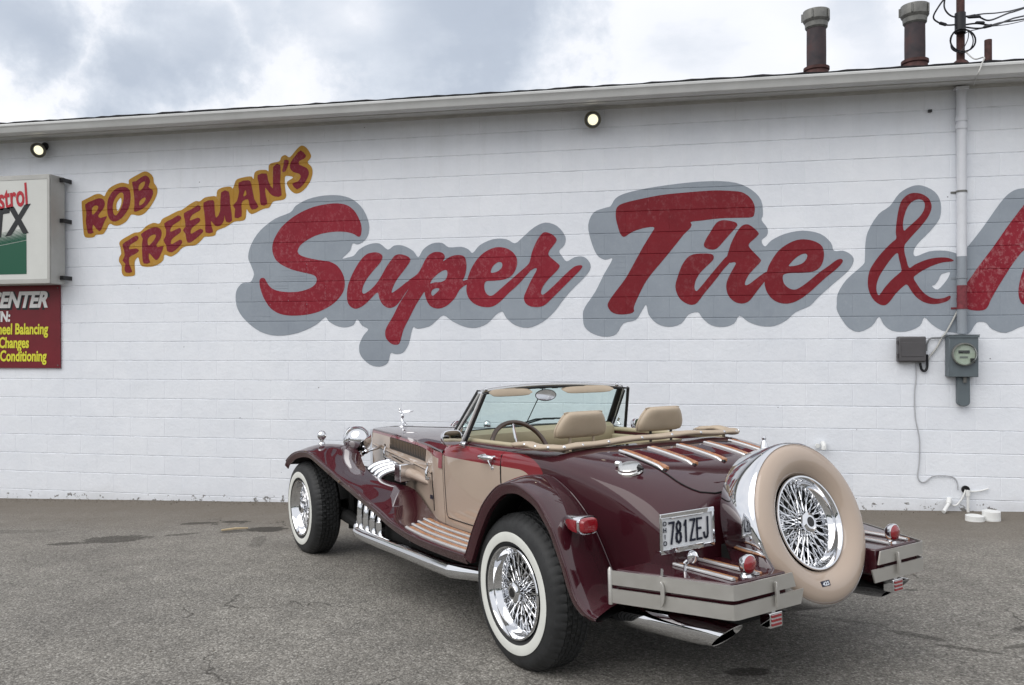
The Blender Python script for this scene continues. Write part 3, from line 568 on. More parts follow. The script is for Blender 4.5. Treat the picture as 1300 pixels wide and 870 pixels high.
# light cable hanging over the gutter beside the mast
CABLE = mat('pale_cable', (.45, .45, .43), .5)
cp_ = [rp(1226, 66, .5), rp(1237, 75, .30), rp(1249, 73, .03), rp(1247, 80, -.02), rp(1241, 96, -.025), rp(1236, 108, .35)]
tag(MB().tube(catmull(cp_, 8), .006, 8).build('cable', CABLE), 'thin pale cable looping over the gutter beside the mast', 'cable')

# ------------------------------------------------------------------ wall fixtures
LAMPG = mat('lit_lamp_lens', (.9, .9, .8), .3, emis=(1, .93, .62), es=.78)
def flood(px, py, label, aim):
    x, z = wp(px, py, WY-.12); e = empty('flood_light', (x, WY, z+.05), label, 'wall light', 'flood lights under the eave')
    MB().lathe([(.001, 0), (.045, 0), (.045, -.015), (.02, -.03), (.001, -.03)], (0, 0, 0), (0, 1, 0), 24).build('mounting_plate', BLACK, e)
    MB().tube([(0, -.02, 0), (0, -.05, 0), (0, -.07, -.02)], .012, 10).build('arm', BLACK, e)
    a = Vector(aim).normalized(); c0 = Vector((0, -.05, -.035))
    MB().lathe([(.001, -.02), (.03, -.015), (.045, .015), (.070, .055), (.075, .085), (.070, .088), (.062, .075)], c0, a, 32).build('housing', mat('dark_lamp_housing', (.05, .05, .045), .45, .5), e)
    MB().lathe([(.063, .078), (.050, .080), (.049, .076), (.063, .074)], c0, a, 32).build('reflector_ring', GALV, e)
    l_ = MB().lathe([(.055, .074), (.04, .082), (.02, .086), (.001, .087)], c0, a, 32).build('lens', LAMPG, e)
    MB().lathe([(.080, .080), (.080, .092), (.072, .092), (.070, .080)], c0, a, 32).build('bezel', mat('lamp_bezel', (.16, .15, .12), .4, .6), e)
    pl = bpy.data.lights.new('lamp_glow', 'SPOT'); pl.energy = .15; pl.color = (1, .93, .72); pl.shadow_soft_size = .04; pl.spot_size = radians(120)
    po = bpy.data.objects.new('lamp_glow', pl); COL.objects.link(po); po.parent = e; po.location = c0+a*.1; po.rotation_euler = (-a).to_track_quat('Z', 'Y').to_euler()
flood(754, 152, 'round lit flood light under the eave above the second script word', (-.12, -1, -.22))
flood(47, 189, 'round lit flood light under the eave above the light box sign', (.25, -1, -.45))

# conduit, painted over with the lettering where it crosses it
cxw, _ = wp(1221.5, 300, WY-.06); r_ = .040
ztop, zbot = 3.615, wp(1222, 424)[1]
zg1, zg0 = wp(1222, 325, WY-.1)[1], wp(1222, 422, WY-.1)[1]; zr1, zr0 = wp(1222, 362, WY-.1)[1], wp(1222, 392, WY-.1)[1]
CW = mat('white_painted_pipe', (.66, .68, .72), .5, var=.05, vscale=7)
e = empty('conduit', (cxw, WY, zbot), 'white service conduit running down the wall to the meter', 'conduit')
PC = mat('conduit_grey', (.27, .30, .335), .5, var=.06); PR = mat('conduit_red', (.19, .035, .045), .55, var=.35, vscale=25)
def cseg(a, b_, m, nm): MB().lathe([(r_*.001, a-zbot), (r_, a-zbot), (r_, b_-zbot), (r_*.001, b_-zbot)], (0, -.048, 0), (0, 0, 1), 24).build(nm, m, e)
cseg(zbot, zr0-.0, PC, 'pipe'); cseg(zr0, zr1, PR, 'pipe'); cseg(zr1, zg1, PC, 'pipe'); cseg(zg1, ztop, CW, 'pipe')
for z_ in (wp(1221, 148, WY-.1)[1], wp(1221, 158, WY-.1)[1]):
    MB().lathe([(r_, z_-zbot-.03), (r_*1.17, z_-zbot-.03), (r_*1.17, z_-zbot+.012), (r_, z_-zbot+.012)], (0, -.048, 0), (0, 0, 1), 24).build('coupling', CW, e)
MB().box((-.052, -.09, wp(1221, 112, WY-.1)[1]-zbot-.0), (.052, -.002, wp(1221, 109, WY-.1)[1]-zbot)).build('top_bracket', CW, e)
for y_, m in ((242, GALV), (352, PC), (391, PR)):
    z_ = wp(1221, y_, WY-.1)[1]-zbot
    mm = MB().lathe([(r_+.001, z_-.008), (r_+.005, z_-.008), (r_+.005, z_+.008), (r_+.001, z_+.008)], (0, -.048, 0), (0, 0, 1), 24, True)
    mm.box((-.075, -.006, z_-.009), (-.030, -.002, z_+.009)); mm.box((.03, -.006, z_-.009), (.06, -.002, z_+.009)); mm.build('strap', m, e)
# meter
mx0, mz1 = wp(1204.5, 427, WY-.11); mx1, mz0 = wp(1242.5, 479, WY-.11)
e = empty('electric_meter', ((mx0+mx1)/2, WY, mz0), 'grey electric meter box with round glass dial below the conduit', 'electric meter'); hw_, mh = (mx1-mx0)/2, mz1-mz0
MB().box((-hw_, -.11, 0), (hw_, -.006, mh)).build('meter_box', GREYP, e, bevel=.006)
MB().box((-hw_-.006, -.118, mh-.012), (hw_+.006, -.112, mh+.006)).build('lid_flange', GREYP, e)
MB().box((-hw_-.008, -.122, mh+.007), (hw_+.008, -.006, mh+.014)).build('rain_cap', GREYP, e)
MB().box((-hw_+.02, -.1125, .02), (-hw_+.035, -.1105, mh-.03)).build('hinge', GREYP, e)
x_, z_ = wp(1225.5, 450, WY-.15); cxm, czm = x_-(mx0+mx1)/2, z_-mz0
MB().lathe([(.093, 0), (.100, .0), (.100, .028), (.091, .030), (.090, .004)], (cxm, -.111, czm), (0, -1, 0), 40).build('retaining_ring', GALV, e)
MB().lathe([(.090, .008), (.001, .008)], (cxm, -.111, czm), (0, -1, 0), 40).build('dial_plate', mat('meter_dial', (.50, .52, .44), .5, var=.1, vscale=14), e)
MB().box((cxm-.045, -.1225, czm+.008), (cxm+.045, -.1195, czm+.034)).build('display', BLACK, e)
MB().box((cxm-.035, -.1215, czm-.034), (cxm+.03, -.1195, czm-.018)).build('plate_text_band', mat('dial_print', (.2, .2, .2), .5), e)
MB().lathe([(.090, .03), (.088, .060), (.075, .078), (.04, .086), (.001, .087)], (cxm, -.111, czm), (0, -1, 0), 40).build('glass_cover', CLEAR, e)
MB().box((cxm+.05, -.13, czm-.075), (cxm+.085, -.118, czm-.035)).build('seal_tag', BLACK, e)
lx0, lz0 = wp(1216, 516, WY-.06); lx1, _z = wp(1231.5, 500, WY-.06); lc = (lx0+lx1)/2-(mx0+mx1)/2; lr = (lx1-lx0)/2
P = [(lc+lr, -.065, -.004)] + [(lc+lr*cos(a), -.065, lz0-mz0+lr*.75+lr*.75*sin(a)) for a in [-i*pi/12 for i in range(13)]] + [(lc-lr, -.065, -.004)]
MB().prism(P, (0, .06, 0)).build('lower_cover', GREYP, e, bevel=.004)
MB().box((lc-.012, -.085, -.05), (lc+.014, -.066, .004)).build('padlock', GALV, e)
# telephone box
bx0, bz1 = wp(1140, 427.5, WY-.07); bx1, bz0 = wp(1176, 460, WY-.07)
e = empty('telephone_box', ((bx0+bx1)/2, WY, bz0), 'dark grey plastic telephone box on the wall left of the meter', 'utility box')
TB = mat('dark_grey_plastic', (.085, .082, .086), .45, var=.1); hw_, mh = (bx1-bx0)/2, bz1-bz0
MB().box((-hw_, -.075, 0), (hw_, -.004, mh)).build('box_body', TB, e, bevel=.012)
MB().box((-hw_+.006, -.086, .01), (hw_-.006, -.077, mh-.01)).build('door_panel', TB, e, bevel=.006)
MB().box((-hw_+.025, -.090, .05), (hw_-.025, -.0865, mh-.05)).build('raised_panel', TB, e, bevel=.003)
for zz in (.04, mh-.07): MB().tube([(-hw_-.006, -.07, zz), (-hw_-.006, -.07, zz+.035)], .009, 10).build('hinge', TB, e)
def onwall(px, py, d=.012): x, z = wp(px, py, WY-d); return Vector((x, WY-d, z))
def wcable(pts, r, label, m=CABLE, d=.012, name='cable'):
    return tag(MB().tube(catmull([onwall(x, y, d) for x, y in pts], 8), r, 8).build(name, m), label, 'cable')
wcable([(1217, 392), (1209, 408), (1200, 424), (1196, 428), (1190, 440), (1181, 452), (1177, 458)], .008, 'pale cable slanting from the conduit to the telephone box', d=.02)
wcable([(1204, 428), (1192, 429), (1181, 430), (1177, 437), (1176, 446)], .008, 'short grey cable arching between the meter and telephone box', mat('grey_cable', (.2, .21, .22), .5), d=.02)
wcable([(1168, 461), (1170, 469), (1174, 471), (1177, 466), (1177, 450)], .011, 'black cable loop below the telephone box', WIRE, d=.025)
wcable([(1163, 461), (1163, 480), (1161, 500), (1162, 530), (1167, 556), (1167, 585), (1165, 604), (1168, 611), (1174, 612), (1184, 605), (1198, 604), (1210, 606), (1215, 612), (1216, 622)], .0052, 'long pale cable hanging down the wall from the telephone box', mat('pale_grey_cable', (.42, .43, .45), .5), d=.012)
PVC = mat('white_pvc', (.74, .75, .74), .4, var=.06, vscale=20)
g0 = onwall(1226, 620, .03)
zg_ = gh(g0.x, WY)
hole = tag(MB().lathe([(.001, 0), (.026, 0), (.026, .012), (.034, .012), (.034, -.001)], onwall(1225.5, 621.5, .0035), (0, -1, 0), 20).build('pipe_sleeve', BLACK), 'small black pipe sleeve low on the wall below the meter', 'pipe sleeve')
a = onwall(1229, 627, .05)
e = empty('water_pipe', (a.x, WY-.05, zg_), 'short white standpipe coming out of the ground below the meter', 'pipe')
MB().tube([(0, 0, -.05), (0, 0, a.z-zg_)], .012, 14).build('pipe', PVC, e); MB().tube([(0, 0, a.z-zg_-.02), (0, 0, a.z-zg_+.03)], .018, 14).build('cap', PVC, e)
wcable([(1226, 622), (1222, 632), (1215, 641), (1209, 642)], .008, 'white tube curving from the sleeve to the slanted drain pipe', PVC, .03, 'tube')
wcable([(1229, 624), (1240, 624), (1250, 622), (1255, 620.5)], .0065, 'thin white pipe running right along the wall from the sleeve', PVC, .02, 'tube')
a, b_ = onwall(1206, 637, .03), onwall(1198, 650, .16)
e = empty('drain_pipe', a, 'white slanted drain pipe end sticking out of the wall foot', 'pipe')
MB().tube([(0, 0, 0), (b_-a)], .016, 14).build('pipe', PVC, e); MB().tube([(0, .02, .02), (b_-a)*.25], .021, 14).build('elbow', PVC, e)
def gpt(px, py):                                # where a sight line meets the asphalt
    r = ray(px, py); lo, hi = .5, 30
    for _ in range(50):
        m = (lo+hi)/2; q_ = r*m
        if CAMZ+q_.z > gh(q_.x, q_.y): lo = m
        else: hi = m
    return r*lo
for px, py, r, h, lab in ((1237.5, 661.5, .070, .045, 'white round pipe cap lying by the wall, the lower one on the left'), (1258.5, 661, .068, .078, 'white round pipe cap standing by the wall, the taller one on the right')):
    p_ = gpt(px, py); x, y = p_.x, min(p_.y, WY-.08)
    MB_ = MB().lathe([(.001, h), (r*.86, h), (r*.86, h-.004), (r*.90, h+.002), (r, h), (r, h*.3), (r*1.02, h*.28), (r*1.02, -.03)], (x, y, gh(x, y)), (0, 0, 1), 32)
    tag(MB_.build('drain_cover', PVC), lab, 'cap')
e = empty('hose_bib', onwall(1045, 566, .03), 'white pipe elbow on the wall just above the spare wheel', 'pipe fitting')
MB().tube([(0, .02, .02), (0, -.02, .02), (0, -.04, 0), (0, -.04, -.03)], .022, 14).build('elbow', PVC, e); MB().tube([(-.05, .01, .0), (-.05, -.02, .0)], .02, 12).build('plug', PVC, e)
x, z = wp(1180, 141, WY-.02)
tag(MB().box((x-.01, WY-.03, z-.012), (x+.02, WY-.003, z+.012)).build('bracket_stub', BLACK, bevel=.002), 'tiny dark rusted bracket stub under the eave left of the conduit', 'bracket')
wood = mat('bleached_wood', (.45, .36, .23), .8, var=.2, vscale=30)
P0 = Vector((-3.715, 6.279, gh(-3.715, 6.279)+.012)); P1 = Vector((-3.532, 6.393, gh(-3.532, 6.393)+.012))
tag(MB().tube([P0, (P0+P1)/2+Vector((.0, .004, .004)), P1], [.008, .01, .006], 6).build('wood_stick', wood), 'pale splintered wood stick lying on the asphalt left of the car', 'stick')

# ------------------------------------------------------------------ loose grit along the foot of the wall
GRIT = mat('loose_grit', (.12, .105, .085), .9, var=.5, vscale=60)
m_ = MB(); rg = random.Random(5)
for i in range(5200):
    x = rg.uniform(-9, 4.5); y = WY - .01 - abs(rg.gauss(0, .13)); s = rg.uniform(.003, .008)**1.0*(1.8 if rg.random() < .04 else 1)
    if i > 4300: y = rg.uniform(3.2, 7.4); x = rg.uniform(-6, 3.5); s *= .7
    z = gh(x, y); v = [(x+s*rg.uniform(.6, 1.2)*cx_, y+s*rg.uniform(.6, 1.2)*cy_, z+s*rg.uniform(.4, .9)*cz_) for cx_, cy_, cz_ in ((1,0,0),(-1,0,0),(0,1,0),(0,-1,0),(0,0,1),(0,0,-.3))]
    m_.add(v, [(0,2,4),(2,1,4),(1,3,4),(3,0,4),(2,0,5),(1,2,5),(3,1,5),(0,3,5)])
tag(m_.build('grit', GRIT, smooth=False, weld=False), 'loose grit and small stones along the foot of the wall', kind='stuff')

# ------------------------------------------------------------------ signs on the left
def text(name, s, size, material, parent, loc, ext=.002, shear=0, sx=1, off=0, align='RIGHT', rot=0, space=1, basis=None, label=None):
    cu = bpy.data.curves.new('t', 'FONT'); cu.body = s; cu.size = size; cu.shear = shear; cu.offset = off; cu.align_x = align; cu.extrude = ext; cu.space_character = space; cu.resolution_u = 3
    o = bpy.data.objects.new('t', cu); COL.objects.link(o); dg = bpy.context.evaluated_depsgraph_get()
    me = bpy.data.meshes.new_from_object(o.evaluated_get(dg)); bpy.data.objects.remove(o); bpy.data.curves.remove(cu)
    me.name = name
    B = basis or Matrix(((1, 0, 0), (0, 0, 1), (0, 1, 0))).to_4x4()      # x right, y up -> world x, z ; extrude along y
    me.transform(Matrix.Translation(Vector(loc)) @ B @ Matrix.Rotation(rot, 4, 'Z') @ Matrix.Diagonal((sx, 1, 1, 1)))
    me.materials.clear(); me.materials.append(material)
    o = link(bpy.data.objects.new(name, me), parent)
    if label: o['label'] = label
    return o
SY = WY-.26                                    # face of the light box
x1, zt = wp(64, 221, SY); _, zb = wp(65, 360, SY); x0 = x1-1.45
e = empty('light_box_sign', ((x0+x1)/2, WY, zb), 'white light box oil sign with red, black and green lettering', 'sign'); ox = (x0+x1)/2; H_s = zt-zb; W_s = x1-x0
SIGNW = mat('sign_face_white', (.60, .61, .58), .35, var=.04); SIGNM = mat('sign_cabinet', (.42, .42, .40), .5, .3, var=.1)
MB().box((-W_s/2, -.26, 0), (W_s/2, -.05, H_s)).build('cabinet', SIGNM, e, bevel=.006)
fw = .05
mm = MB()
for a, b_ in (((-W_s/2+.003, -.272, H_s-fw), (W_s/2-.003, -.262, H_s-.002)), ((-W_s/2+.003, -.272, .002), (W_s/2-.003, -.262, fw)), ((-W_s/2+.003, -.272, fw), (-W_s/2+fw*.7, -.262, H_s-fw)), ((W_s/2-fw*.7, -.272, fw), (W_s/2-.003, -.262, H_s-fw))): mm.box(a, b_)
mm.build('face_frame', SIGNM, e, bevel=.003)
MB().box((-W_s/2+fw*.7, -.268, fw), (W_s/2-fw*.7, -.2625, H_s-fw)).build('face_panel', SIGNW, e)
SRED = mat('sign_red', (.42, .012, .025), .4); SBLK = mat('sign_black', (.012, .014, .016), .4); SGRN = mat('sign_green', (.006, .085, .045), .4)
def sp(px, py): x, z = wp(px, py, SY-.012); return x-ox, z-zb
tx, tz = sp(36, 256)
text('lettering_red', 'Castrol', .335, SRED, e, (tx, -.2705, tz-.03), .0015, .1, .58, .007, rot=.13)
tx, tz = sp(34, 291)
text('lettering_black', 'GTX', .41, SBLK, e, (tx-.0, -.2705, tz-.03), .0015, .25, .84, .013, rot=.11)
gx1_, gzb = sp(33.5, 348); gx0_ = gx1_-1.0
gtop = sp(33.5, 303)[1]
MB().add([(gx0_, -.2705, gzb), (gx1_, -.2705, gzb), (gx1_, -.2705, gtop-.02), (gx0_, -.2705, gtop-.17)], [(0, 1, 2, 3)]).build('green_panel', SGRN, e, smooth=False)
for i in range(9):
    w0 = .0145*(1-i/10); z0_ = gtop-.014+i*.0155
    MB().add([(gx0_, -.2705, z0_-.15), (gx1_, -.2705, z0_), (gx1_, -.2705, z0_+w0), (gx0_, -.2705, z0_-.15+w0)], [(0, 1, 2, 3)]).build('green_stripe', SGRN, e, smooth=False)
for py in (229, 280.5, 353):
    z_ = wp(77, py, WY-.12)[1]-zb
    mm = MB().box((W_s/2-.004, -.13, z_-.022), (W_s/2+.045, -.118, z_+.022)); mm.box((W_s/2+.033, -.117, z_-.022), (W_s/2+.045, -.002, z_+.022)); mm.build('mounting_bracket', BLACK, e)
rx1, rz1 = wp(76, 362, WY-.02); _, rz0 = wp(76, 467.5, WY-.02)
e = empty('service_sign', (rx1-.7, WY, rz0), 'dark red service board with white and yellow lettering below the light box', 'sign'); HR = rz1-rz0
MB().box((-.7, -.024, 0), (.7, -.006, HR)).build('board', mat('board_red', (.155, .010, .018), .4, var=.12, vscale=4), e)
SWHT = mat('sign_white', (.75, .75, .74), .4); SYEL = mat('sign_yellow', (.68, .66, .05), .4)
def rs(px, py): x, z = wp(px, py, WY-.03); return x-(rx1-.7), z-rz0
for s, px, py, sz, m_w, sh, ofs in (('CENTER', 59, 389.5, .235, SWHT, .3, .010), ('IN:', 12.5, 408, .155, SWHT, .1, .006), ('Wheel Balancing', 60.5, 424, .165, SYEL, .05, .005), ('Oil Changes', 36.5, 441.5, .165, SYEL, .05, .005), ('Air Conditioning', 58.5, 458.5, .165, SYEL, .05, .005)):
    tx, tz = rs(px, py)
    if s == 'CENTER': text('lettering_shadow', s, sz, SBLK, e, (tx+.012, -.0245, tz-.010), .0005, sh, .86, .022)
    text('lettering', s, sz, m_w, e, (tx, -.027, tz), .0012, sh, .86 if s == 'CENTER' else (.80 if s == 'IN:' else .68), ofs)
for zz in (.03, HR-.03):
    MB().lathe([(.001, .004), (.008, .003), (.008, 0)], (.675, -.024, zz), (0, -1, 0), 10).build('screw', GALV, e)
# ================================================================== the car
# car space: u forward, v left, w up; origin on the ground below the rear axle
CU = Vector((-.69119469, .72151332, -.0408465)); CV = Vector((-.72218044, -.69170072, .00235021)); CW_ = Vector((-.02655785, .031123, .99916267))
CO = Vector((-.05308166, 4.1186839, -.06080475)); WB = 2.909
car = empty('convertible_car', (0, 0, 0), 'maroon and beige vintage style open two seater with wire wheels and rear spare', 'car', size=.5)
Mc = Matrix((CU, CV, CW_)).transposed().to_4x4(); Mc.translation = CO; car.matrix_world = Mc
Minv = Mc.inverted()
def bp(px, py, ax, val):                     # where the sight line of a photo pixel meets a plane of car space
    i = 'uvw'.index(ax); p0 = Minv @ Vector((0, 0, CAMZ)); d = Minv.to_3x3() @ ray(px, py); t_ = (val-p0[i])/d[i]; return p0+d*t_
def lerp_tab(tab, u):
    xs_ = [r[0] for r in tab]; return [float(np.interp(u, xs_, [r[k] for r in tab])) for k in range(1, len(tab[0]))]
def smooth_tab(tab, n=8):
    return catmull(tab, n)

# ---- body sections: u, top height, half width, height of widest point, exponent, lower half width, bottom height
TAB = smooth_tab([(-.71, .60, .53, .54, 2.6, .53, .47), (-.70, .70, .555, .58, 2.7, .55, .46), (-.675, .778, .575, .63, 2.8, .57, .45), (-.615, .824, .595, .67, 3.0, .59, .45), (-.54, .862, .607, .70, 3.2, .60, .45),
    (-.44, .897, .617, .73, 3.5, .612, .45), (-.30, .925, .632, .76, 4.0, .615, .45), (-.18, .942, .645, .78, 4.6, .615, .45), (-.03, .957, .650, .80, 5.2, .61, .45), (.20, .955, .648, .80, 6.0, .60, .45),
    (.50, .953, .642, .80, 6.0, .60, .45), (.80, .955, .632, .80, 6.0, .60, .45), (1.0, .965, .618, .80, 4.6, .595, .45), (1.12, .968, .600, .80, 3.3, .585, .45)], 5)
def sect(u, t):
    """t 0..1 from the centre line over the shoulder (t=.62 widest) to the bottom"""
    wt, hw, wm, n, hb, wb = lerp_tab(TAB, u)
    if t <= .62:
        a = t/.62*pi/2; v = hw*max(sin(a), 0)**(2/n); w_ = wm+(wt-wm)*max(cos(a), 0)**(2/n)
    else:
        s = (t-.62)/.38; v = hw+(hb-hw)*s**1.6; w_ = wm+(wb-wm)*s
    return v, w_
def side_v(u, w_):
    wt, hw, wm, n, hb, wb = lerp_tab(TAB, u)
    if w_ >= wm: return hw*max(0, 1-((w_-wm)/(wt-wm))**n)**(1/n)
    return hw+(hb-hw)*((wm-w_)/(wm-wb))**1.6
def top_w(u, v):
    wt, hw, wm, n, hb, wb = lerp_tab(TAB, u); v = min(abs(v), hw*.999)
    return wm+(wt-wm)*max(0, 1-(v/hw)**n)**(1/n)
# two-tone paint: beige door panel, bright red belt above it, maroon elsewhere; the edges are painted lines fixed to the body
def bodymat():
    m = bpy.data.materials.new('two_tone_paint'); m.use_nodes = True; t = m.node_tree; b = t.nodes['Principled BSDF']
    p = t.nodes.new('ShaderNodeTexCoord').outputs['Object']; s = nd(t, 'ShaderNodeSeparateXYZ'); t.links.new(p, s.inputs[0])
    u, v, w_ = s.outputs
    side = mth(t, 'GREATER_THAN', mth(t, 'ABSOLUTE', v), .575)
    def region(ux, rx, wz, rz):              # everything below wz+rz ahead of ux, closed by a quarter ellipse at the rear
        ahead = mth(t, 'MULTIPLY', mth(t, 'GREATER_THAN', u, ux), mth(t, 'LESS_THAN', w_, wz+rz))
        a = mth(t, 'DIVIDE', mth(t, 'SUBTRACT', ux, u), rx); c = mth(t, 'DIVIDE', mth(t, 'MAXIMUM', mth(t, 'SUBTRACT', w_, wz), 0.0), rz)
        e_ = mth(t, 'LESS_THAN', mth(t, 'ADD', mth(t, 'MULTIPLY', a, a), mth(t, 'MULTIPLY', c, c)), 1.0)
        return mth(t, 'MULTIPLY', mth(t, 'MAXIMUM', ahead, mth(t, 'MULTIPLY', e_, mth(t, 'LESS_THAN', u, mth(t, 'ADD', ux, .001)))), side)
    red = region(.27, .235, .835, .085); bei = region(.25, .13, .78, .068)
    c = mixc(t, red, MAROON, (.20, .006, .014)); c = mixc(t, bei, c, BEIGE)
    t.links.new(c, b.inputs['Base Color']); b.inputs['Roughness'].default_value = .6; b.inputs['Coat Weight'].default_value = 1; b.inputs['Specular IOR Level'].default_value = .12
    t.links.new(ramp(t, noise(t, p, 2.5, 5, .6), [(.3, .008), (.75, .035)]), b.inputs['Coat Roughness'])
    bn = t.nodes.new('ShaderNodeBump'); bn.inputs['Distance'].default_value = .0003; bn.inputs['Strength'].default_value = .5
    t.links.new(noise(t, p, 5.0, 2, .5), bn.inputs['Height']); t.links.new(bn.outputs[0], b.inputs['Coat Normal'])
    return m
PBODY = bodymat()
def both(fn):
    for s in (1, -1): fn(s)
def flip(rows, s): return [[(p[0], p[1]*s, p[2]) for p in r] for r in rows]

# rear body (boot end up to the seats)
us = list(np.linspace(-.71, -.60, 10)) + list(np.linspace(-.56, -.03, 16)); ts = list(np.linspace(0, .62, 22)) + list(np.linspace(.66, 1, 8))
rows = []
for u in us:
    h = [(u, *sect(u, t)) for t in ts]; rows.append([(a, -b, c) for a, b, c in h[::-1]] + h[1:])
m_ = MB().grid(rows)
r0 = rows[0]; m_.add(r0 + [(-.713, 0, .48)], [(i, i+1, len(r0)) for i in range(len(r0)-1)])
rearb = m_.build('rear_body', PBODY, car, ang=40)
def wing(s):                                   # body side beside the cockpit, with its turned-in top edge
    rows = []
    for u in np.linspace(-.03, 1.0, 26):
        w53 = top_w(u, .53); wt, hw, wm, n, hb, wb = lerp_tab(TAB, u)
        t0 = .62*2/pi*math.asin(min(1, (.53/hw))**(n/2))
        h = [(u, .528, w53-.04), (u, .53, w53)] + [(u, *sect(u, t)) for t in np.linspace(t0, .62, 14)[1:]] + [(u, *sect(u, t)) for t in ts[22:]]
        rows.append(h)
    MB().grid(flip(rows, s)).build('side_panel', PBODY, car, ang=40)
both(wing)
rows = []
for u in np.linspace(1.0, 1.12, 5):
    h = [(u, *sect(u, t)) for t in ts]; rows.append([(a, -b, c) for a, b, c in h[::-1]] + h[1:])
MB().grid(rows).build('scuttle', PBODY, car, ang=40)

# raised shut lines
def seam(pts, name='panel_gap', r=.0032, parent=car): return MB().tube(pts, r, 6).build(name, SEAMM, parent)
def door(s):
    d0, d1, wb_, wt_ = .415, 1.085, .495, .94
    rows = []
    for w_ in list(np.linspace(wb_, .80, 10)) + list(np.linspace(.82, wt_, 10)):
        rows.append([(u, side_v(u, w_)+.0022, w_) for u in np.linspace(d0+(.03*max(0, (.80-w_))/.3 if 0 else 0), d1, 20)])
    o = MB().grid(flip(rows, s)).build('door', PBODY, car, ang=40)
    P = []
    rd = .03
    for u, w_ in [(d1, wt_)] + [(d1, z) for z in np.linspace(.9, wb_+rd, 8)] + [(d1-rd+rd*cos(a), wb_+rd-rd*sin(a)) for a in (pi/8, pi/4, 3*pi/8, pi/2)] + [(z, wb_) for z in np.linspace(d1-.08, d0+rd, 8)] + [(d0, wb_+rd)] + [(d0, z) for z in np.linspace(.6, .9, 6)] + [(d0-.0, wt_)]:
        P.append((u, s*(side_v(u, min(w_, .945))+.0015), w_))
    P.append((d0-.005, s*.55, top_w(d0, .55)+.001)); seam(P, parent=o, r=.0036)
    # handle: chrome lever on two feet, with the lock below
    hu, hz = .60, .895; hv = side_v(hu, hz)
    hp = bp(617, 580.5, 'v', s*.66) if s > 0 else None
    hu, hz = (hp.x, hp.z) if s > 0 else (HND[0], HND[1])
    if s > 0: HND.extend([hu, hz])
    hv = side_v(hu, hz)
    mm = MB().tube([(hu-.068, s*(hv+.022), hz-.002), (hu-.05, s*(hv+.030), hz), (hu, s*(hv+.033), hz), (hu+.05, s*(hv+.030), hz), (hu+.066, s*(hv+.018), hz)], [.007, .012, .013, .012, .009], 12)
    mm.tube([(hu+.048, s*(hv-.004), hz), (hu+.048, s*(hv+.028), hz)], .012, 12); mm.tube([(hu-.05, s*(hv-.004), hz), (hu-.05, s*(hv+.028), hz)], .010, 12)
    mm.build('handle', CHROME, o)
    MB().lathe([(.014, -.003), (.012, .006), (.009, .010), (.001, .011)], (hu-.035, s*hv, hz-.055), (0, s, 0), 16).build('lock', CHROME, o)
    mm = MB().tube([(hu-.01, s*(hv+.02), hz-.012), (hu-.03, s*(hv+.012), hz-.045)], .0045, 8); mm.build('lever', CHROME, o)
HND = []
both(door)

def strip(m, P, hw_, h):                        # half-round moulding lying on a surface
    rows = []
    for p in P: rows.append([(p[0], p[1]+hw_*a, p[2]-h*.5+h*b_) for a, b_ in ((-1, 0), (-1, .55), (-.75, .86), (-.35, 1), (.35, 1), (.75, .86), (1, .55), (1, 0))])
    return m.grid(rows, True, True)
# ---- boot lid with strips
def lid_pt(u, v, h=.003): return (u, v, top_w(u, v)+h)
LV, LU0, LU1 = .375, -.165, -.655
rows = []
for i in range(25):
    u = LU0+(LU1-LU0)*i/24
    dr = 0 if u > LU1+.12 else .12-sqrt(max(0, .12**2-(u-(LU1+.12))**2))
    df = 0 if u < LU0-.09 else .09-sqrt(max(0, .09**2-(u-(LU0-.09))**2))
    hv_ = LV-dr-df
    rows.append([lid_pt(u, hv_*k/12, .0028) for k in range(-12, 13)])
lid = MB().grid(rows).build('boot_lid', PMAROON, car, ang=40)
per = [r[-1] for r in rows] + rows[-1][::-1][1:] + [r[0] for r in rows[::-1]][1:] + rows[0][1:]
seam([(p[0], p[1], p[2]-.001) for p in per], r=.0038, parent=lid)
for v0 in (.37, .19, 0, -.19, -.37):
    v0 *= .98; cs = MB(); wd = MB(); P = []; Q = []
    for i in range(12):
        u = -.178-.285*i/11; 
        P.append((u, v0, top_w(u, v0)+.008)); Q.append((u-.004, v0-.018, top_w(u, v0-.018)+.009))
    P[-1] = (P[-1][0], v0, P[-1][2]-.006)
    strip(cs, P, .0085, .010).build('chrome_strip', SATIN, lid, ang=25)
    mm = MB(); mm.grid([[(p[0], p[1]-.011, p[2]-.008), (p[0], p[1]-.011, p[2]+.004), (p[0], p[1]+.008, p[2]+.004), (p[0], p[1]+.008, p[2]-.008)] for p in Q], True, True); mm.build('wood_strip', WOOD, lid)
    q_ = P[-1]; MB().tube([(q_[0]+.002, v0-.004, q_[2]), (q_[0]-.012, v0-.004, q_[2]-.002)], .008, 8).build('end_cap', RUBBER, lid)
# filler cap
fu, fv = -.385, .485; fz = top_w(fu, fv)
nrm = Vector((-.14, .30, .94)).normalized()
fc = MB().lathe([(.058, 0), (.056, .008), (.050, .012), (.050, .020), (.046, .025), (.02, .029), (.001, .030)], (fu, fv, fz-.004), nrm, 36).build('fuel_filler_cap', mat('satin_chrome', (.66, .66, .64), .22, 1.0), car)
mm = MB(); a = Vector((fu, fv, fz))+nrm*.02; t1 = Vector((1, .25, 0)); t1 = (t1-nrm*t1.dot(nrm)).normalized()
mm.tube([a+t1*.045, a+t1*.066], .014, 10); mm.build('hinge', CHROME, fc)
MB().tube([a-t1*.045, a-t1*.068-nrm*.006], [.013, .008], 10).build('catch', BLACK, fc)

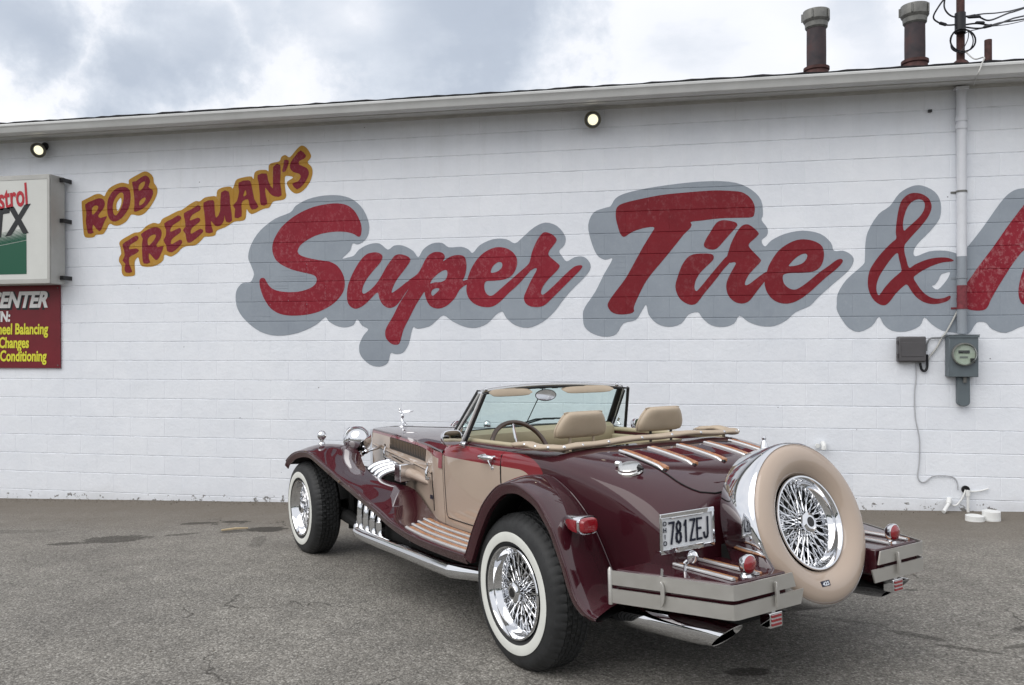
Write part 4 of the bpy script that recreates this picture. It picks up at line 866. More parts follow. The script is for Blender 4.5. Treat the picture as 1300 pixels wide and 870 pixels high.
# ---- bonnet and its sides
HT = smooth_tab([(1.12, .968, .600, .872), (1.5, .950, .505, .884), (2.0, .930, .405, .889), (2.5, .912, .310, .890), (3.05, .893, .200, .886)], 6)
def hs(u): return lerp_tab(HT, u)               # top centre, half width at the edge, edge height
rows = []
uh = list(np.linspace(1.122, 3.05, 30))
for u in uh:
    wc, ve, we = hs(u); r = []
    for k in range(-12, 13):
        x = k/12; v = ve*x; r.append((u, v, we+(wc-we)*(1-abs(x)**2.6) ))
    rows.append([(u, -ve-.002, we-.012)] + r + [(u, ve+.002, we-.012)])
hood = MB().grid(rows).build('bonnet', PMAROON, car, ang=50)
seam([(u, 0, hs(u)[0]+.0005) for u in uh], r=.0022, parent=hood)
PGRILL = mat('louvre_mesh', (.15, .11, .075), .4, .3)
def hoodside(s):
    def pt(u, f, off=0):                        # f 0 at the bonnet edge, 1 at the sill
        wc, ve, we = hs(u); wbot = float(np.interp(u, [1.12, 1.5, 2.0, 3.05], [.45, .47, .5, .55]))
        z = we-.012+(wbot-we+.012)*f; vo = ve+.003+.012*sin(pi*min(1, f*1.4)); fb = min(1, max(0, (1.42-u)/.29))**1.5
        return (u, s*(vo*(1-fb)+fb*(side_v(1.12, z)+.0008)+off), z)
    us_ = list(np.linspace(1.122, 3.05, 28))
    o = MB().grid([[pt(u, f) for f in np.linspace(0, 1, 12)] for u in us_]).build('bonnet_side', PBEIGE, car, ang=40)
    MB().grid([[pt(u, .0, .0022), pt(u, .045+.05*max(0, (1.6-u)/.48), .0022)] for u in us_]).build('red_stripe', PRED, o)
    MB().grid([[pt(u, .0, .004), pt(u, .22, .004)] for u in (1.124, 1.15, 1.17)]).build('red_stripe', PRED, o)
    # louvre panel: dark mesh recess in a thin frame with many upright slats
    u0, u1 = 1.50, 2.44
    fz = lambda u, z: pt(u, (hs(u)[2]-.012-z)/(hs(u)[2]-.012-float(np.interp(u, [1.12, 1.5, 2.0, 3.05], [.45, .47, .5, .55]))))
    zt = lambda u: hs(u)[2]-.030; zb_ = lambda u: hs(u)[2]-.112
    us2 = np.linspace(u0, u1, 12)
    lp = MB().grid([[(u, fz(u, zt(u))[1]+s*.001, zt(u)), (u, fz(u, zb_(u))[1]+s*.001, zb_(u))] for u in us2]).build('louvre_panel', mat('louvre_dark', (.02, .014, .010), .6), car if 0 else o)
    me0 = None
    for k in range(23):
        u = u0+.012+(u1-u0-.034)*k/22; zz = zt(u)-.004; zz2 = zb_(u)+.004
        a, b_ = fz(u, zz), fz(u, zz2)
        if me0 is None:
            hgt = zz-zz2; mm = MB(); mm.add([(0, 0, 0), (.013, 0, 0), (.013, .004, 0), (.004, .005, 0), (0, 0, -hgt), (.013, 0, -hgt), (.013, .004, -hgt), (.004, .005, -hgt)], [(0,3,2,1),(4,5,6,7),(0,1,5,4),(1,2,6,5),(2,3,7,6),(3,0,4,7)])
            sl_ = mm.build('slat', PGRILL, o, smooth=False); me0 = sl_.data
        else: sl_ = link(bpy.data.objects.new('slat', me0), o)
        sl_.location = (a[0], a[1]+s*.001, zz); sl_.scale = (1, s, 1)
    # lower shut line of the bonnet and the upright one at its rear
    P = [(u, fz(u, float(np.interp(u, [1.32, 3.05], [.725, .770])))[1]+s*.002, float(np.interp(u, [1.32, 3.05], [.725, .770]))) for u in np.linspace(1.32, 3.0, 20)]
    MB().tube(P, .0045, 8, sy=1.2).build('beige_moulding', PBEIGE, o); seam([(p[0], p[1]+s*.001, p[2]-.006) for p in P], parent=o, r=.0028)
    P = [(1.30, fz(1.30, z)[1]+s*.001, z) for z in np.linspace(.73, .50, 8)]; seam(P, parent=o, r=.0035)
    # latches
    for u in (1.38, 2.52):
        z = float(np.interp(u, [1.32, 3.05], [.725, .770])); v = fz(u, z)[1]; mm = MB()
        mm.tube([(u, v, z-.05), (u, v+s*.02, z-.045), (u, v+s*.024, z), (u, v+s*.012, z+.03)], [.009, .011, .009, .006], 10); mm.tube([(u-.018, v+s*.008, z-.045), (u+.018, v+s*.008, z-.045)], .010, 10)
        mm.tube([(u, v+s*.012, z+.02), (u, v+s*.016, z+.05)], [.004, .007], 8); mm.build('bonnet_latch', CHROME, o)
    u = 1.36; mm = MB(); mm.box((u-.03, min(s*.0, 0), 0), (u, .001, .001)) if 0 else None
    a = fz(1.345, .575); MB().box((1.335, min(a[1], a[1]+s*.004), .562), (1.375, max(a[1], a[1]+s*.004), .586)).build('badge', mat('badge_dark', (.03, .03, .05), .3, .5), o)
both(hoodside)
# radiator shell, cap and mascot
shell = []
for k in range(33):
    a = pi*k/32; x = cos(a); shell.append((x*.205, .80+.09*min(1, sin(a)*3)**.5 if abs(x) < .97 else .80))
prof = [(.208, .45), (.212, .84), (.205, .878), (.15, .892), (0, .897), (-.15, .892), (-.205, .878), (-.212, .84), (-.208, .45)]
mm = MB(); mm.grid([[(3.052, v, z) for v, z in prof], [(3.10, v*1.0, z) for v, z in prof], [(3.115, v*.94, z-.012*(z > .5)) for v, z in prof], [(3.10, v*.80, z-.04*(z > .5)) for v, z in prof]])
mm.add([(3.052, v, z) for v, z in prof], [tuple(range(9))])
rad = mm.build('radiator_shell', CHROME, car)
for k in range(15):
    v = -.15+.3*k/14; MB().box((3.088, v-.004, .46), (3.102, v+.004, .845)).build('grille_bar', CHROME, rad)
MB().box((3.075, -.165, .46), (3.082, .165, .86)).build('radiator_core', UNDER, rad)
mb_ = bp(505, 546, 'v', 0); mw = bp(505, 546, 'u', 2.96)
mx_ = bp(505, 545.5, 'v', .02); mu, mz = 2.93, hs(2.93)[0]
mtop = bp(503, 521, 'u', mu); mv = (bp(505, 545, 'u', mu)).y
mh = .135
mas = empty('mascot', (mu, 0, mz)); mas.parent = car
MB().lathe([(.034, 0), (.030, .006), (.012, .012), (.010, .022), (.015, .028), (.001, .030)], (0, 0, 0), (0, 0, 1), 20).build('pedestal', CHROME, mas)
# a leaning winged figure: curved body, head, swept-back arms with drapery
mm = MB().tube(catmull([(-.02, 0, .026), (.0, 0, .045), (.006, 0, .065), (-.006, 0, .085), (.012, 0, .11), (.03, 0, .127)], 5), [.012, .012, .011, .010, .010, .011, .012, .012, .011, .010, .009, .009, .010, .011, .012, .013, .013, .012, .011, .010, .010, .009, .008, .007, .007, .006], 10)
mm.build('figure', CHROME, mas)
MB().lathe([(.001, -.011), (.007, -.008), (.010, 0), (.007, .008), (.001, .011)], (.042, 0, .134), (.3, 0, 1), 14).build('head', CHROME, mas)
for s in (1, -1):
    MB().grid([[(.022, s*.004, .118), (.012, s*.004, .108)], [(-.01, s*.03, .128), (-.016, s*.028, .112)], [(-.05, s*.052, .130), (-.05, s*.046, .118)], [(-.075, s*.060, .128), (-.074, s*.058, .124)]]).build('wing', CHROME, mas).modifiers.new('s', 'SOLIDIFY').thickness = .006
mm = MB().tube([(-.02, 0, .04), (-.06, .0, .022), (-.085, 0, .018)], [.010, .007, .003], 8); mm.build('drapery', CHROME, mas)

# ---- front wings (mudguards) running into the running boards
OUT = [(3.150, .645), (3.118, .676), (3.03, .718), (2.92, .752), (2.78, .775), (2.66, .781), (2.554, .771), (2.36, .728), (2.10, .672), (1.865, .624), (1.644, .577), (1.446, .536), (1.27, .495), (1.10, .468), (.93, .452), (.75, .446), (.55, .445), (.36, .448)]
INN = [(3.13, .50, .655), (3.05, .50, .705), (2.95, .50, .752), (2.85, .50, .778), (2.76, .50, .785), (2.66, .50, .762), (2.54, .50, .715), (2.36, .50, .672), (2.15, .50, .640), (1.95, .50, .618), (1.80, .50, .600), (1.64, .505, .562), (1.48, .53, .512), (1.31, .555, .470), (1.13, .572, .453), (.93, .582, .450), (.75, .586, .450), (.55, .586, .450), (.36, .586, .452)]
TRIMV = [(0, .4), (1.70, .50), (1.78, .522), (1.85, .562), (1.92, .60), (2.05, .622), (2.2, .612), (2.4, .56), (2.6, .50), (4, .4)]
def fwing(s):
    O_ = catmull([(u, .89, w_) for u, w_ in OUT], 4); I_ = catmull(INN, 4)[:len(catmull([(u, .89, w_) for u, w_ in OUT], 4))]
    I_ = [tuple(np.interp(o_[0], [p[0] for p in I_[::-1]], [p[k] for p in I_[::-1]])*(k > 0)+(o_[0]*.985+.03 if k == 0 else 0) for k in range(3)) for o_ in O_]
    I_ = [tuple(Vector(o_).lerp(Vector(i_), min(1, (.89-max(i_[1], float(np.interp(i_[0], [q_[0] for q_ in TRIMV], [q_[1] for q_ in TRIMV]))))/(.89-i_[1])))) for o_, i_ in zip(O_, I_)]
    rows = []; nr = 12
    for i, (o_, i_) in enumerate(zip(O_, I_)):
        o_, i_ = Vector(o_), Vector(i_); r = []
        crown = float(np.interp(o_.x, [.4, 1.3, 2.2, 2.5, 2.8, 3.17], [0.0, .0, .002, .014, .036, .036]))
        tdir = Vector(O_[min(i+1, len(O_)-1)])-Vector(O_[max(i-1, 0)]); nrm_ = Vector((-tdir.z, 0, tdir.x)); nrm_ = -nrm_ if nrm_.z < 0 else nrm_; nrm_.normalize()
        flange = .045 if o_.x > .5 else .045
        r.append(o_-nrm_*flange+Vector((0, -.012, 0))); r.append(o_-nrm_*.012+Vector((0, .002, 0))); r.append(o_-nrm_*.004+Vector((0, .004, 0)))
        for k in range(nr+1):
            f = k/nr; p = o_.lerp(i_, f); r.append(p+nrm_*(crown*4*f*(1-f)*(1.25-.5*f)))
        r.append(i_+Vector((0, -.003, -.05)))
        rows.append(r)
    o = MB().grid(flip([[tuple(p) for p in r] for r in rows], s)).build('front_wing', PMAROON, car, ang=60)
    sd_ = o.modifiers.new('t', 'SOLIDIFY'); sd_.thickness = .006; sd_.offset = -1
    MB().tube([(p[0], s*(p[1]+.003), p[2]+.001) for p in O_[4:]], .0045, 8).build('edge_bead', PMAROON, o)
    # inner liner keeps the wheel arch dark
    MB().grid(flip([[(a[0], .87, a[2]-.012), (b[0], b[1], b[2]-.03), (b[0], b[1]-.01, .30)] for a, b in zip(O_[2:42], I_[2:42])], s)).build('arch_liner', UNDER, o)
    # running board strips: wood with chrome beside
    for k in range(4):
        v = .845-.062*k; ue = 1.10+.05*k; 
        zf = lambda u, v_: float(np.interp(u, [p[0] for p in O_[::-1]], [p[2] for p in O_[::-1]]))*((v_-.586)/.304)+float(np.interp(u, [p[0] for p in I_[::-1]], [p[2] for p in I_[::-1]]))*(1-(v_-.586)/.304)
        us_ = np.linspace(.385, ue, 14)
        strip(MB(), [(u, s*v, zf(u, v)+.004) for u in us_], .0085, .009).build('chrome_strip', SATIN, o, ang=25)
        for dv in ((-.026,) if k < 4 else ()):
            MB().grid([[(u, s*(v+dv-.013), zf(u, v+dv)-.002), (u, s*(v+dv-.013), zf(u, v+dv)+.004), (u, s*(v+dv+.013), zf(u, v+dv)+.004), (u, s*(v+dv+.013), zf(u, v+dv)-.002)] for u in us_], True, True).build('wood_strip', WOOD, o)
    # marker ball on the crest
    b0 = bp(401, 572, 'v', .70); q_ = (2.80, s*.72, .815)
    MB().lathe([(.026, 0), (.022, .010), (.013, .016), (.013, .026), (.020, .034), (.031, .046), (.0345, .062), (.031, .080), (.018, .094), (.001, .098)], q_, (0, 0, 1), 28).build('marker_lamp', CHROME, o)
both(fwing)
# headlamps on brackets
def hlamp(s):
    h = empty('headlamp', (2.745, s*.455, .835)); h.parent = car
    MB().lathe([(.001, -.115), (.035, -.108), (.065, -.088), (.088, -.05), (.098, -.005), (.100, .03), (.103, .032), (.103, .05), (.095, .052)], (0, 0, 0), (1, 0, 0), 40).build('bowl', CHROME, h)
    MB().lathe([(.094, .05), (.07, .066), (.04, .074), (.001, .077)], (0, 0, 0), (1, 0, 0), 32).build('lens', CLEAR, h)
    MB().lathe([(.09, .048), (.05, .02), (.001, .0)], (0, 0, 0), (1, 0, 0), 32).build('reflector', CHROME, h)
    MB().tube([(0, 0, -.09), (0, -s*.01, -.13)], [.02, .035], 14).build('pedestal', CHROME, h)
    MB().tube(catmull([(-.02, -s*.02, -.115), (-.06, -s*.06, -.085), (-.05, -s*.14, -.07), (.1, -s*.24, -.05)], 5), .010, 10).build('stay', CHROME, h)
    MB().lathe([(.001, -.028), (.016, -.02), (.02, 0), (.016, .02), (.001, .028)], (-.10, -s*.02, -.085), (1, -s*.5, .1), 16).build('turn_lamp', CHROME, h)
both(hlamp)

# ---- side pipes
PIPEW = mat('polished_pipe', (.70, .71, .73), .08, 1.0, bump=.0006, bscale=60)
def pipes(s):
    e_ = empty('exhaust_header', (0, 0, 0)); e_.parent = car
    tops = [(2.20, .44, .700), (2.11, .453, .693), (2.02, .466, .686), (1.93, .48, .680)]
    for k, (u, v, z) in enumerate(tops):
        P = catmull([(u-.05, v-.06, z), (u, v+.01, z), (u+.035, v+.06, z-.006), (u+.075, v+.115, z-.04), (u+.085, v+.135, z-.10), (u+.085, v+.14, z-.17)], 5)
        P = [(a, s*b_, c) for a, b_, c in P]
        MB().tube(P, .0265, 18).build('pipe', PIPEW, e_)
        MB().tube([(u-.005, s*(v+.004), z), (u+.010, s*(v+.024), z)], .034, 16).build('pipe_collar', CHROME, e_)
    a0, a1 = (2.30, .435, .735), (1.86, .495, .715)
    mm = MB(); mm.grid([[(a[0], s*(a[1]-.06), a[2]-.09), (a[0], s*(a[1]-.06), a[2]), (a[0], s*(a[1]+.004), a[2]), (a[0], s*(a[1]+.004), a[2]-.012), (a[0], s*(a[1]-.01), a[2]-.09)] for a in (a0, a1)], True, True); mm.build('manifold_plate', CHROME, e_, bevel=.003)
    mm = MB(); mm.box((1.765, min(s*.40, s*.57), .620), (1.855, max(s*.40, s*.57), .735)); mm.build('end_box', CHROME, e_, bevel=.006)
    # tapered fairing behind the box
    P = [(1.778, .50, .675), (1.66, .505, .672), (1.54, .507, .655), (1.44, .515, .640)]
    MB().tube([(a, s*b_, c) for a, b_, c in P], [.034, .032, .024, .010], 20).build('fairing', PBEIGE, e_)
    # down pipes and the main pipe
    for k, u in enumerate((1.80, 1.70, 1.60, 1.50)):
        z0 = .54-.02*k
        P = catmull([(u+.02, s*.80, z0+.03), (u, s*.825, z0-.04), (u-.002, s*.83, .43), (u-.006, s*.83, .375), (u-.03, s*.83, .335)], 5)
        MB().tube(P, .0245, 16).build('down_pipe', PIPEW, e_)
        MB().tube([(u-.001, s*.8295, .435), (u-.004, s*.83, .395)], .0285, 16).build('pipe_collar', CHROME, e_)
    P = catmull([(1.86, s*.80, .40), (1.84, s*.825, .345), (1.76, s*.835, .325), (1.2, s*.838, .325), (.66, s*.838, .325), (.56, s*.83, .328), (.40, s*.775, .335), (.28, s*.74, .335)], 6)
    MB().tube(P, [.03]*4+[.038]*4+[.040]*(len(P)-8), 20, sy=1.0).build('side_pipe', CHROME, e_)
    for u in (.62, 1.15):
        MB().tube([(u, s*.80, .365), (u, s*.78, .43)], .008, 8).build('hanger', BLACK, e_)
    P = catmull([(-.25, s*.55, .290), (-.45, s*.555, .299), (-.70, s*.545, .317), (-.95, s*.530, .335)], 4)
    rows = []; n = 24; out_ = []
    for i, p in enumerate(P):
        row = []
        for k in range(n):
            a = 2*pi*k/n; x = 0
            if i >= len(P)-2: x = -(.050*sin(a))*(1.2 if i == len(P)-1 else .55)
            row.append((p[0]+x, p[1]+s*.053*cos(a), p[2]+.053*sin(a)))
        rows.append(row)
    tp = MB().grid(rows, True).build('exhaust_tip', CHROME, car); tp.modifiers.new('s', 'SOLIDIFY').thickness = .003
    MB().tube([(-.2, s*.55, .295), (-.70, s*.545, .320)], .040, 16).build('dark_lining', UNDER, tp)  # black tube inside the tip
both(pipes)

# ---- rear wings
RO = [(.36, .44), (.325, .50), (.295, .555), (.242, .635), (.18, .715), (.102, .78), (.035, .818), (-.03, .835), (-.10, .840), (-.172, .826), (-.255, .795), (-.318, .745), (-.372, .69), (-.42, .615), (-.46, .545), (-.495, .475), (-.535, .425), (-.585, .397), (-.64, .39)]
RI = [(.40, .44), (.375, .50), (.345, .56), (.30, .64), (.24, .71), (.165, .775), (.09, .815), (.03, .842), (-.035, .842), (-.10, .822), (-.175, .785), (-.24, .735), (-.30, .67), (-.345, .60), (-.385, .53), (-.42, .47), (-.455, .425), (-.49, .40), (-.53, .39)]
def rwing(s):
    O_ = catmull([(u, .89, w_) for u, w_ in RO], 5); I_ = catmull([(u, .615, w_) for u, w_ in RI], 5); rows = []; nr = 12
    for i, (o_, i_) in enumerate(zip(O_, I_)):
        o_, i_ = Vector(o_), Vector(i_)
        td = Vector(O_[min(i+1, len(O_)-1)])-Vector(O_[max(i-1, 0)]); nn = Vector((-td.z, 0, td.x)); nn = nn if nn.dot(o_-Vector((-.06, .89, .40))) > 0 else -nn; nn.normalize()
        f_ = .048*min(1, (len(O_)-1-i)/18+.35)
        r = [o_-nn*f_+Vector((0, -.03, 0)), o_-nn*f_+Vector((0, -.006, 0)), o_-nn*.012+Vector((0, .006, 0)), o_-nn*.003+Vector((0, .005, 0))]
        vi = side_v(min(1.1, max(-.76, i_.x)), i_.z)+.004
        i_.y = vi
        for k in range(nr+1):
            f = k/nr; p = o_.lerp(i_, f); r.append(p+nn*(.016*4*f*(1-f)))
        r.append(Vector((i_.x, vi-.03, i_.z))-nn*.03)
        rows.append(r)
    o = MB().grid(flip([[tuple(p) for p in r] for r in rows], s)).build('rear_wing', PMAROON, car, ang=60)
    MB().tube([(r[-2].x, s*(r[-2].y+.002), r[-2].z) for r in rows], .004, 8).build('edge_bead', PMAROON, o)
    MB().tube([(r[3].x, s*r[3].y, r[3].z) for r in rows], .0035, 8).build('edge_bead', PMAROON, o)
    # liner and inner wall of the arch
    rr = [r[0]-(r[3]-r[0])*.0 for r in rows]
    MB().grid(flip([[tuple(r[0]+Vector((0, .004, 0))), (r[-1].x, .655, r[-1].z)] for r in rows], s)).build('arch_liner', UNDER, o)
    pl = [(r[-1].x, .652, r[-1].z) for r in rows]; MB().add([(p[0], p[1]*s, p[2]) for p in pl]+[(-.1, s*.652, .30)], [(i, i+1, len(pl)) for i in range(len(pl)-1)]).build('arch_wall', UNDER, o)
    # tail lamp
    c_ = bp(746, 667, 'u', -.475)
    tl = empty('tail_lamp', (-.475, s*c_.y, c_.z)); tl.parent = car
    def rr4(x, a1, a2, dv=0, dz=0, pw=3.4, n=28): return [(x, dv*s+a1*math.copysign(abs(cos(t_))**(2/pw), cos(t_)), dz+a2*math.copysign(abs(sin(t_))**(2/pw), sin(t_))) for t_ in [2*pi*k/n for k in range(n)]]
    MB().grid([rr4(.135, .012, .010, .005, .012), rr4(.115, .028, .022, .004, .006), rr4(.075, .041, .032, .002, .003), rr4(.03, .048, .037), rr4(.004, .050, .038), rr4(-.004, .048, .036), rr4(-.004, .042, .031)], True, True).build('bezel', CHROME, tl, ang=50)
    MB().grid([rr4(-.004, .043, .032), rr4(-.012, .042, .031), rr4(-.019, .036, .025), rr4(-.021, .018, .012)], True, True).build('rear_lens', REDLENS, tl)
    rows2 = []
    for x, z0_, z1_, y0_ in ((.012, -.025, .023, .0510), (.04, -.024, .023, .0490), (.07, -.019, .021, .0440), (.095, -.008, .015, .037)):
        rows2.append([(x, s*y0_, z1_), (x, s*(y0_+.004), (z0_+z1_)/2), (x, s*y0_, z0_), (x, s*(y0_-.02), z0_), (x, s*(y0_-.02), z1_)])
    MB().grid(rows2, True, True).build('side_lens', REDLENS, tl)
both(rwing)
# ---- wheels
def tyre_mesh():
    # radial profile (r, across) across: 0 = outer face, -W inner face
    Wd = .215
    prof = [(.196, -.030), (.205, -.012), (.222, -.003), (.2225, -.0005), (.267, .0005), (.2675, -.002), (.29, -.004), (.312, -.012), (.328, -.026), (.336, -.040)]
    n = 216; rows = []
    tread = []
    pos = [.040, .052, .056, .060, .078, .082, .086, .104, .1075, .111, .129, .133, .137, .155, .159, .163, .175]
    for i, x in enumerate(pos):
        kind = 'g' if i in (2, 5, 8, 11, 14) else 't'; tread.append((x, kind))
    full = [(r, a, 's') for r, a in prof] + [(.3445 if k == 't' else .3355, -x, k) for x, k in tread[1:]] + [(.336, -.176, 's'), (.328, -.190, 's'), (.312, -.203, 's'), (.267, -.2155, 's'), (.222, -.212, 's'), (.196, -.186, 's')]
    for r, a, k in full:
        row = []
        for j in range(n):
            rr = r; sh = int(abs(a)*1000/26)
            if k == 't' and (j+sh*2) % 4 == 0: rr = r-.006
            if k == 's' and r in (.336, .328) and j % 4 == 0: rr = r-.003
            t_ = 2*pi*j/n; row.append((rr*sin(t_), a, rr*cos(t_)))
        rows.append(row)
    return rows
TYR = tyre_mesh()
def ringm(prof, n=72): return [[(max(r, 1e-5)*sin(2*pi*j/n), a, max(r, 1e-5)*cos(2*pi*j/n)) for j in range(n)] for r, a in prof]
WMESH = {}
def once(key, fn):
    if key not in WMESH: WMESH[key] = fn().data; return None
    return WMESH[key]
def part_inst(key, build, name, parent):
    if key not in WMESH:
        o = build(); WMESH[key] = o.data; return o
    o = link(bpy.data.objects.new(name, WMESH[key]), parent); return o
def wire_parts(wh, rim=True):
    """rim, hub, knock-off and spokes; local +y is the outer side"""
    part_inst('rim', lambda: MB().grid(ringm([(.203, -.010), (.206, -.004), (.203, .001), (.196, .001), (.192, -.006), (.186, -.020), (.181, -.045), (.176, -.050), (.170, -.075), (.166, -.11), (.168, -.15), (.178, -.178), (.198, -.188)]), True).build('rim', CHROME, wh, ang=50), 'rim', wh)
    part_inst('hub', lambda: MB().lathe([(.060, -.150), (.062, -.135), (.045, -.125), (.036, -.10), (.034, -.055), (.040, -.050), (.042, -.040), (.030, -.034)], (0, 0, 0), (0, 1, 0), 32).build('hub', CHROME, wh), 'hub', wh)
    def nut():
        m = MB(); n = 48; rows = []
        for r, a in ((.040, -.040), (.046, -.034), (.0475, -.018), (.045, -.010), (.032, -.004), (.030, -.002), (.001, -.001)):
            row = []
            for j in range(n):
                t_ = 2*pi*j/n; q_ = r
                if .034 < r: q_ = r*cos(pi/8)/cos((t_ % (pi/4))-pi/8)*1.02
                row.append((q_*sin(t_), a, q_*cos(t_)))
            rows.append(row)
        return m.grid(rows, True).build('knock_off_nut', CHROME, wh, ang=20)
    part_inst('nut', nut, 'knock_off_nut', wh)
    part_inst('nutd', lambda: MB().lathe([(.022, -.0015), (.020, .0005), (.001, .0008)], (0, 0, 0), (0, 1, 0), 24).build('nut_emblem', BLACK, wh), 'nut_emblem', wh)
    part_inst('brake', lambda: MB().lathe([(.001, -.17), (.125, -.172), (.135, -.168), (.135, -.19), (.001, -.19)], (0, 0, 0), (0, 1, 0), 40).build('brake_drum', mat('brake_grey', (.03, .03, .03), .6, .3), wh), 'brake_drum', wh)
    fams = [(.038, -.048, .176, -.060, 22, .42), (.038, -.048, .176, -.060, 22, -.42), (.044, -.128, .169, -.085, 16, .34), (.044, -.128, .169, -.085, 16, -.34)]
    for fi, (r0, a0, r1, a1, cnt, tw) in enumerate(fams):
        key = 'spoke%d' % fi
        for k in range(cnt):
            if key not in WMESH:
                P0 = (r0*sin(-tw), a0, r0*cos(-tw)); P1 = (0, a1, r1)
                m = MB().tube([P0, P1], .0026, 6); dv = (Vector(P1)-Vector(P0)); m.tube([Vector(P1)-dv*.13, Vector(P1)], .0042, 6)
                o = m.build('spoke', CHROME, wh); WMESH[key] = o.data
            else: o = link(bpy.data.objects.new('spoke', WMESH[key]), wh)
            o.rotation_euler = (0, 2*pi*(k+(.5 if fi % 2 else 0))/cnt, 0)
def wheel(u, s, name):
    wh = empty(name, (u, s*.860, .342)); wh.parent = car
    wh.rotation_euler = (0, 0, 0 if s > 0 else pi)
    part_inst('tyre', lambda: MB().grid([r for r in TYR], True).build('tyre', RUBBER, wh, ang=22), 'tyre', wh)
    part_inst('ww', lambda: MB().grid(ringm([(.2235, -.0022), (.2245, .0012), (.235, .0028), (.250, .0030), (.262, .0024), (.2665, .0014), (.2675, -.002)], 96), True).build('whitewall', WHITEW, wh), 'whitewall', wh)
    wire_parts(wh)
for u in (0, WB):
    for s in (1, -1): wheel(u, s, 'wheel')

# ---- underside
MB().box((-.70, -.50, .25), (3.0, .50, .44)).build('chassis', UNDER, car)
MB().box((.38, -.78, .30), (1.75, .78, .40)).build('sill_box', UNDER, car)
for u in (0, WB): MB().tube([(u, -.72, .33), (u, .72, .33)], .045, 12).build('axle', UNDER, car)
for s in (1, -1):
    MB().box((1.85, min(s*.3, s*.40), .30), (3.02, max(s*.3, s*.40), .60)).build('frame_rail', UNDER, car)
    MB().tube([(2.2, s*.6, .24), (2.55, s*.62, .30), (2.9, s*.64, .33)], [.03, .045, .03], 10).build('suspension_arm', UNDER, car)
    MB().tube([(2.62, s*.56, .20), (2.62, s*.56, .55)], .03, 10).build('damper', UNDER, car)

# ---- rear platform with strips, lamps, bumpers
def platform(s):
    top, bot = .548, .44
    poly = [(-.60, .30), (-.60, .762), (-.62, .764), (-1.025, .583), (-1.025, .285), (-.80, .285)]
    m = MB(); n = len(poly)
    m.add([(u, s*v, top) for u, v in poly]+[(u, s*v, bot) for u, v in poly], [tuple(range(n)), tuple(range(n, 2*n))]+[(i, (i+1) % n, n+(i+1) % n, n+i) for i in range(n)])
    o = m.build('rear_platform', PMAROON, car, ang=20, bevel=.006)
    for v in (.545, .415):
        P = [(-.70, s*v, top+.007), (-1.005, s*v, top+.007)]; strip(MB(), P, .0085, .010).build('chrome_strip', SATIN, o, ang=25)
        MB().box((-1.0, v*s-.011-.017, top+.001), (-.70, v*s-.009, top+.008)).build('wood_strip', WOOD, o)
    # round lamp standing on the platform
    l0 = bp(946, 717, 'v', .458) if s > 0 else None
    lm = empty('reflector_lamp', (-.985, s*.458, top+.046)); lm.parent = car
    MB().lathe([(.001, .020), (.022, .016), (.034, .004), (.037, -.010), (.037, -.018), (.033, -.020)], (0, 0, 0), (1, 0, 0), 32).build('housing', CHROME, lm)
    MB().lathe([(.034, .018), (.028, .026), (.014, .031), (.001, .032)], (0, 0, 0), (-1, 0, 0), 28).build('lens', REDLENS, lm)
    MB().tube([(0, 0, -.03), (0, 0, -.047)], [.014, .024], 12).build('foot', CHROME, lm)
    # two-blade bumper
    bl = []
    for z0_, z1_, inner in ((.493, .547, .262), (.424, .478, .235)):
        path = [(-.60, .788), (-1.045, .592), (-1.045, inner if z0_ > .45 else inner)]
        off = .006; rows = []
        pts = [path[0], (-.82, .6905), (-1.02, .6045), (-1.040, .594), (-1.045, .575), (-1.045, .40), path[2]]
        for j, (u, v) in enumerate(pts):
            du, dv = (-.894*0-.448, .894) if j < 3 else ((-.75, .66) if j == 3 else (-1, 0))
            sl = 0
            if j == len(pts)-1: sl = (-.018 if z0_ < .45 else .018)
            rows.append([(u, s*v, z0_), (u, s*(v+sl), z1_), (u-off*(.45 if j < 3 else 1), s*(v+sl+off*(.9 if j < 3 else 0)), z1_), (u-off*(.45 if j < 3 else 1), s*(v+off*(.9 if j < 3 else 0)), z0_)])
        b_ = MB().grid(rows, True, True).build('bumper_blade', ALU, car, ang=25); bl.append(b_)
    def clamp(u, v, du, dv):
        P = []; 
        for k in range(9):
            a = -pi/2+pi*k/8; P.append((sin(a)*.048, max(0, cos(a))*.016))
        m = MB(); D = Vector((du, s*dv, 0)).normalized(); T = Vector((-D.y, D.x, 0)); c0 = Vector((u, s*v, .485))
        front = [c0+D*.0085+Vector((0, 0, z))+T*(t_-.004) for z, t_ in P]
        m.prism(front, D*.012); m.build('bumper_clamp', ALU, bl[0], bevel=.002)
    clamp(-.80, .7005, -.448, .894); clamp(-1.047, .385, -1, 0)
    m = MB().tube([(-.603, s*.791, .418), (-.603, s*.791, .550), (-.603, s*.791, .560)], [.009, .009, .003], 12); m.build('end_rod', ALU, bl[0])
    for c in (-.70, -.95): 
        v = .79-(-.62-c)*.0 if 0 else np.interp(c, [-1.03, -.60], [.59, .79]); MB().box((c-.02, min(s*(v-.09), s*(v-.008)), .45), (c+.02, max(s*(v-.09), s*(v-.008)), .475)).build('bracket', UNDER, bl[0])
    MB().box((-1.04, min(s*.33, s*.37), .445), (-.9, max(s*.33, s*.37), .475)).build('bracket', UNDER, bl[0])
    # slotted marker below
    rl = empty('marker_lamp', (-1.045, s*.385, .392)); rl.parent = car
    MB().box((-.012, -.034, -.027), (.035, .034, .027)).build('housing', CHROME, rl, bevel=.002)
    for k in range(3): MB().box((-.015, -.026, -.019+.015*k), (-.0125, .026, -.010+.015*k)).build('red_bar', REDLENS, rl)
    MB().box((.0, -.01, .0), (.02, .01, .06)).build('bracket', ALU, rl)
both(platform)
MB().box((-.80, -.30, .36), (-.72, .30, .60)).build('rear_panel', UNDER, car)
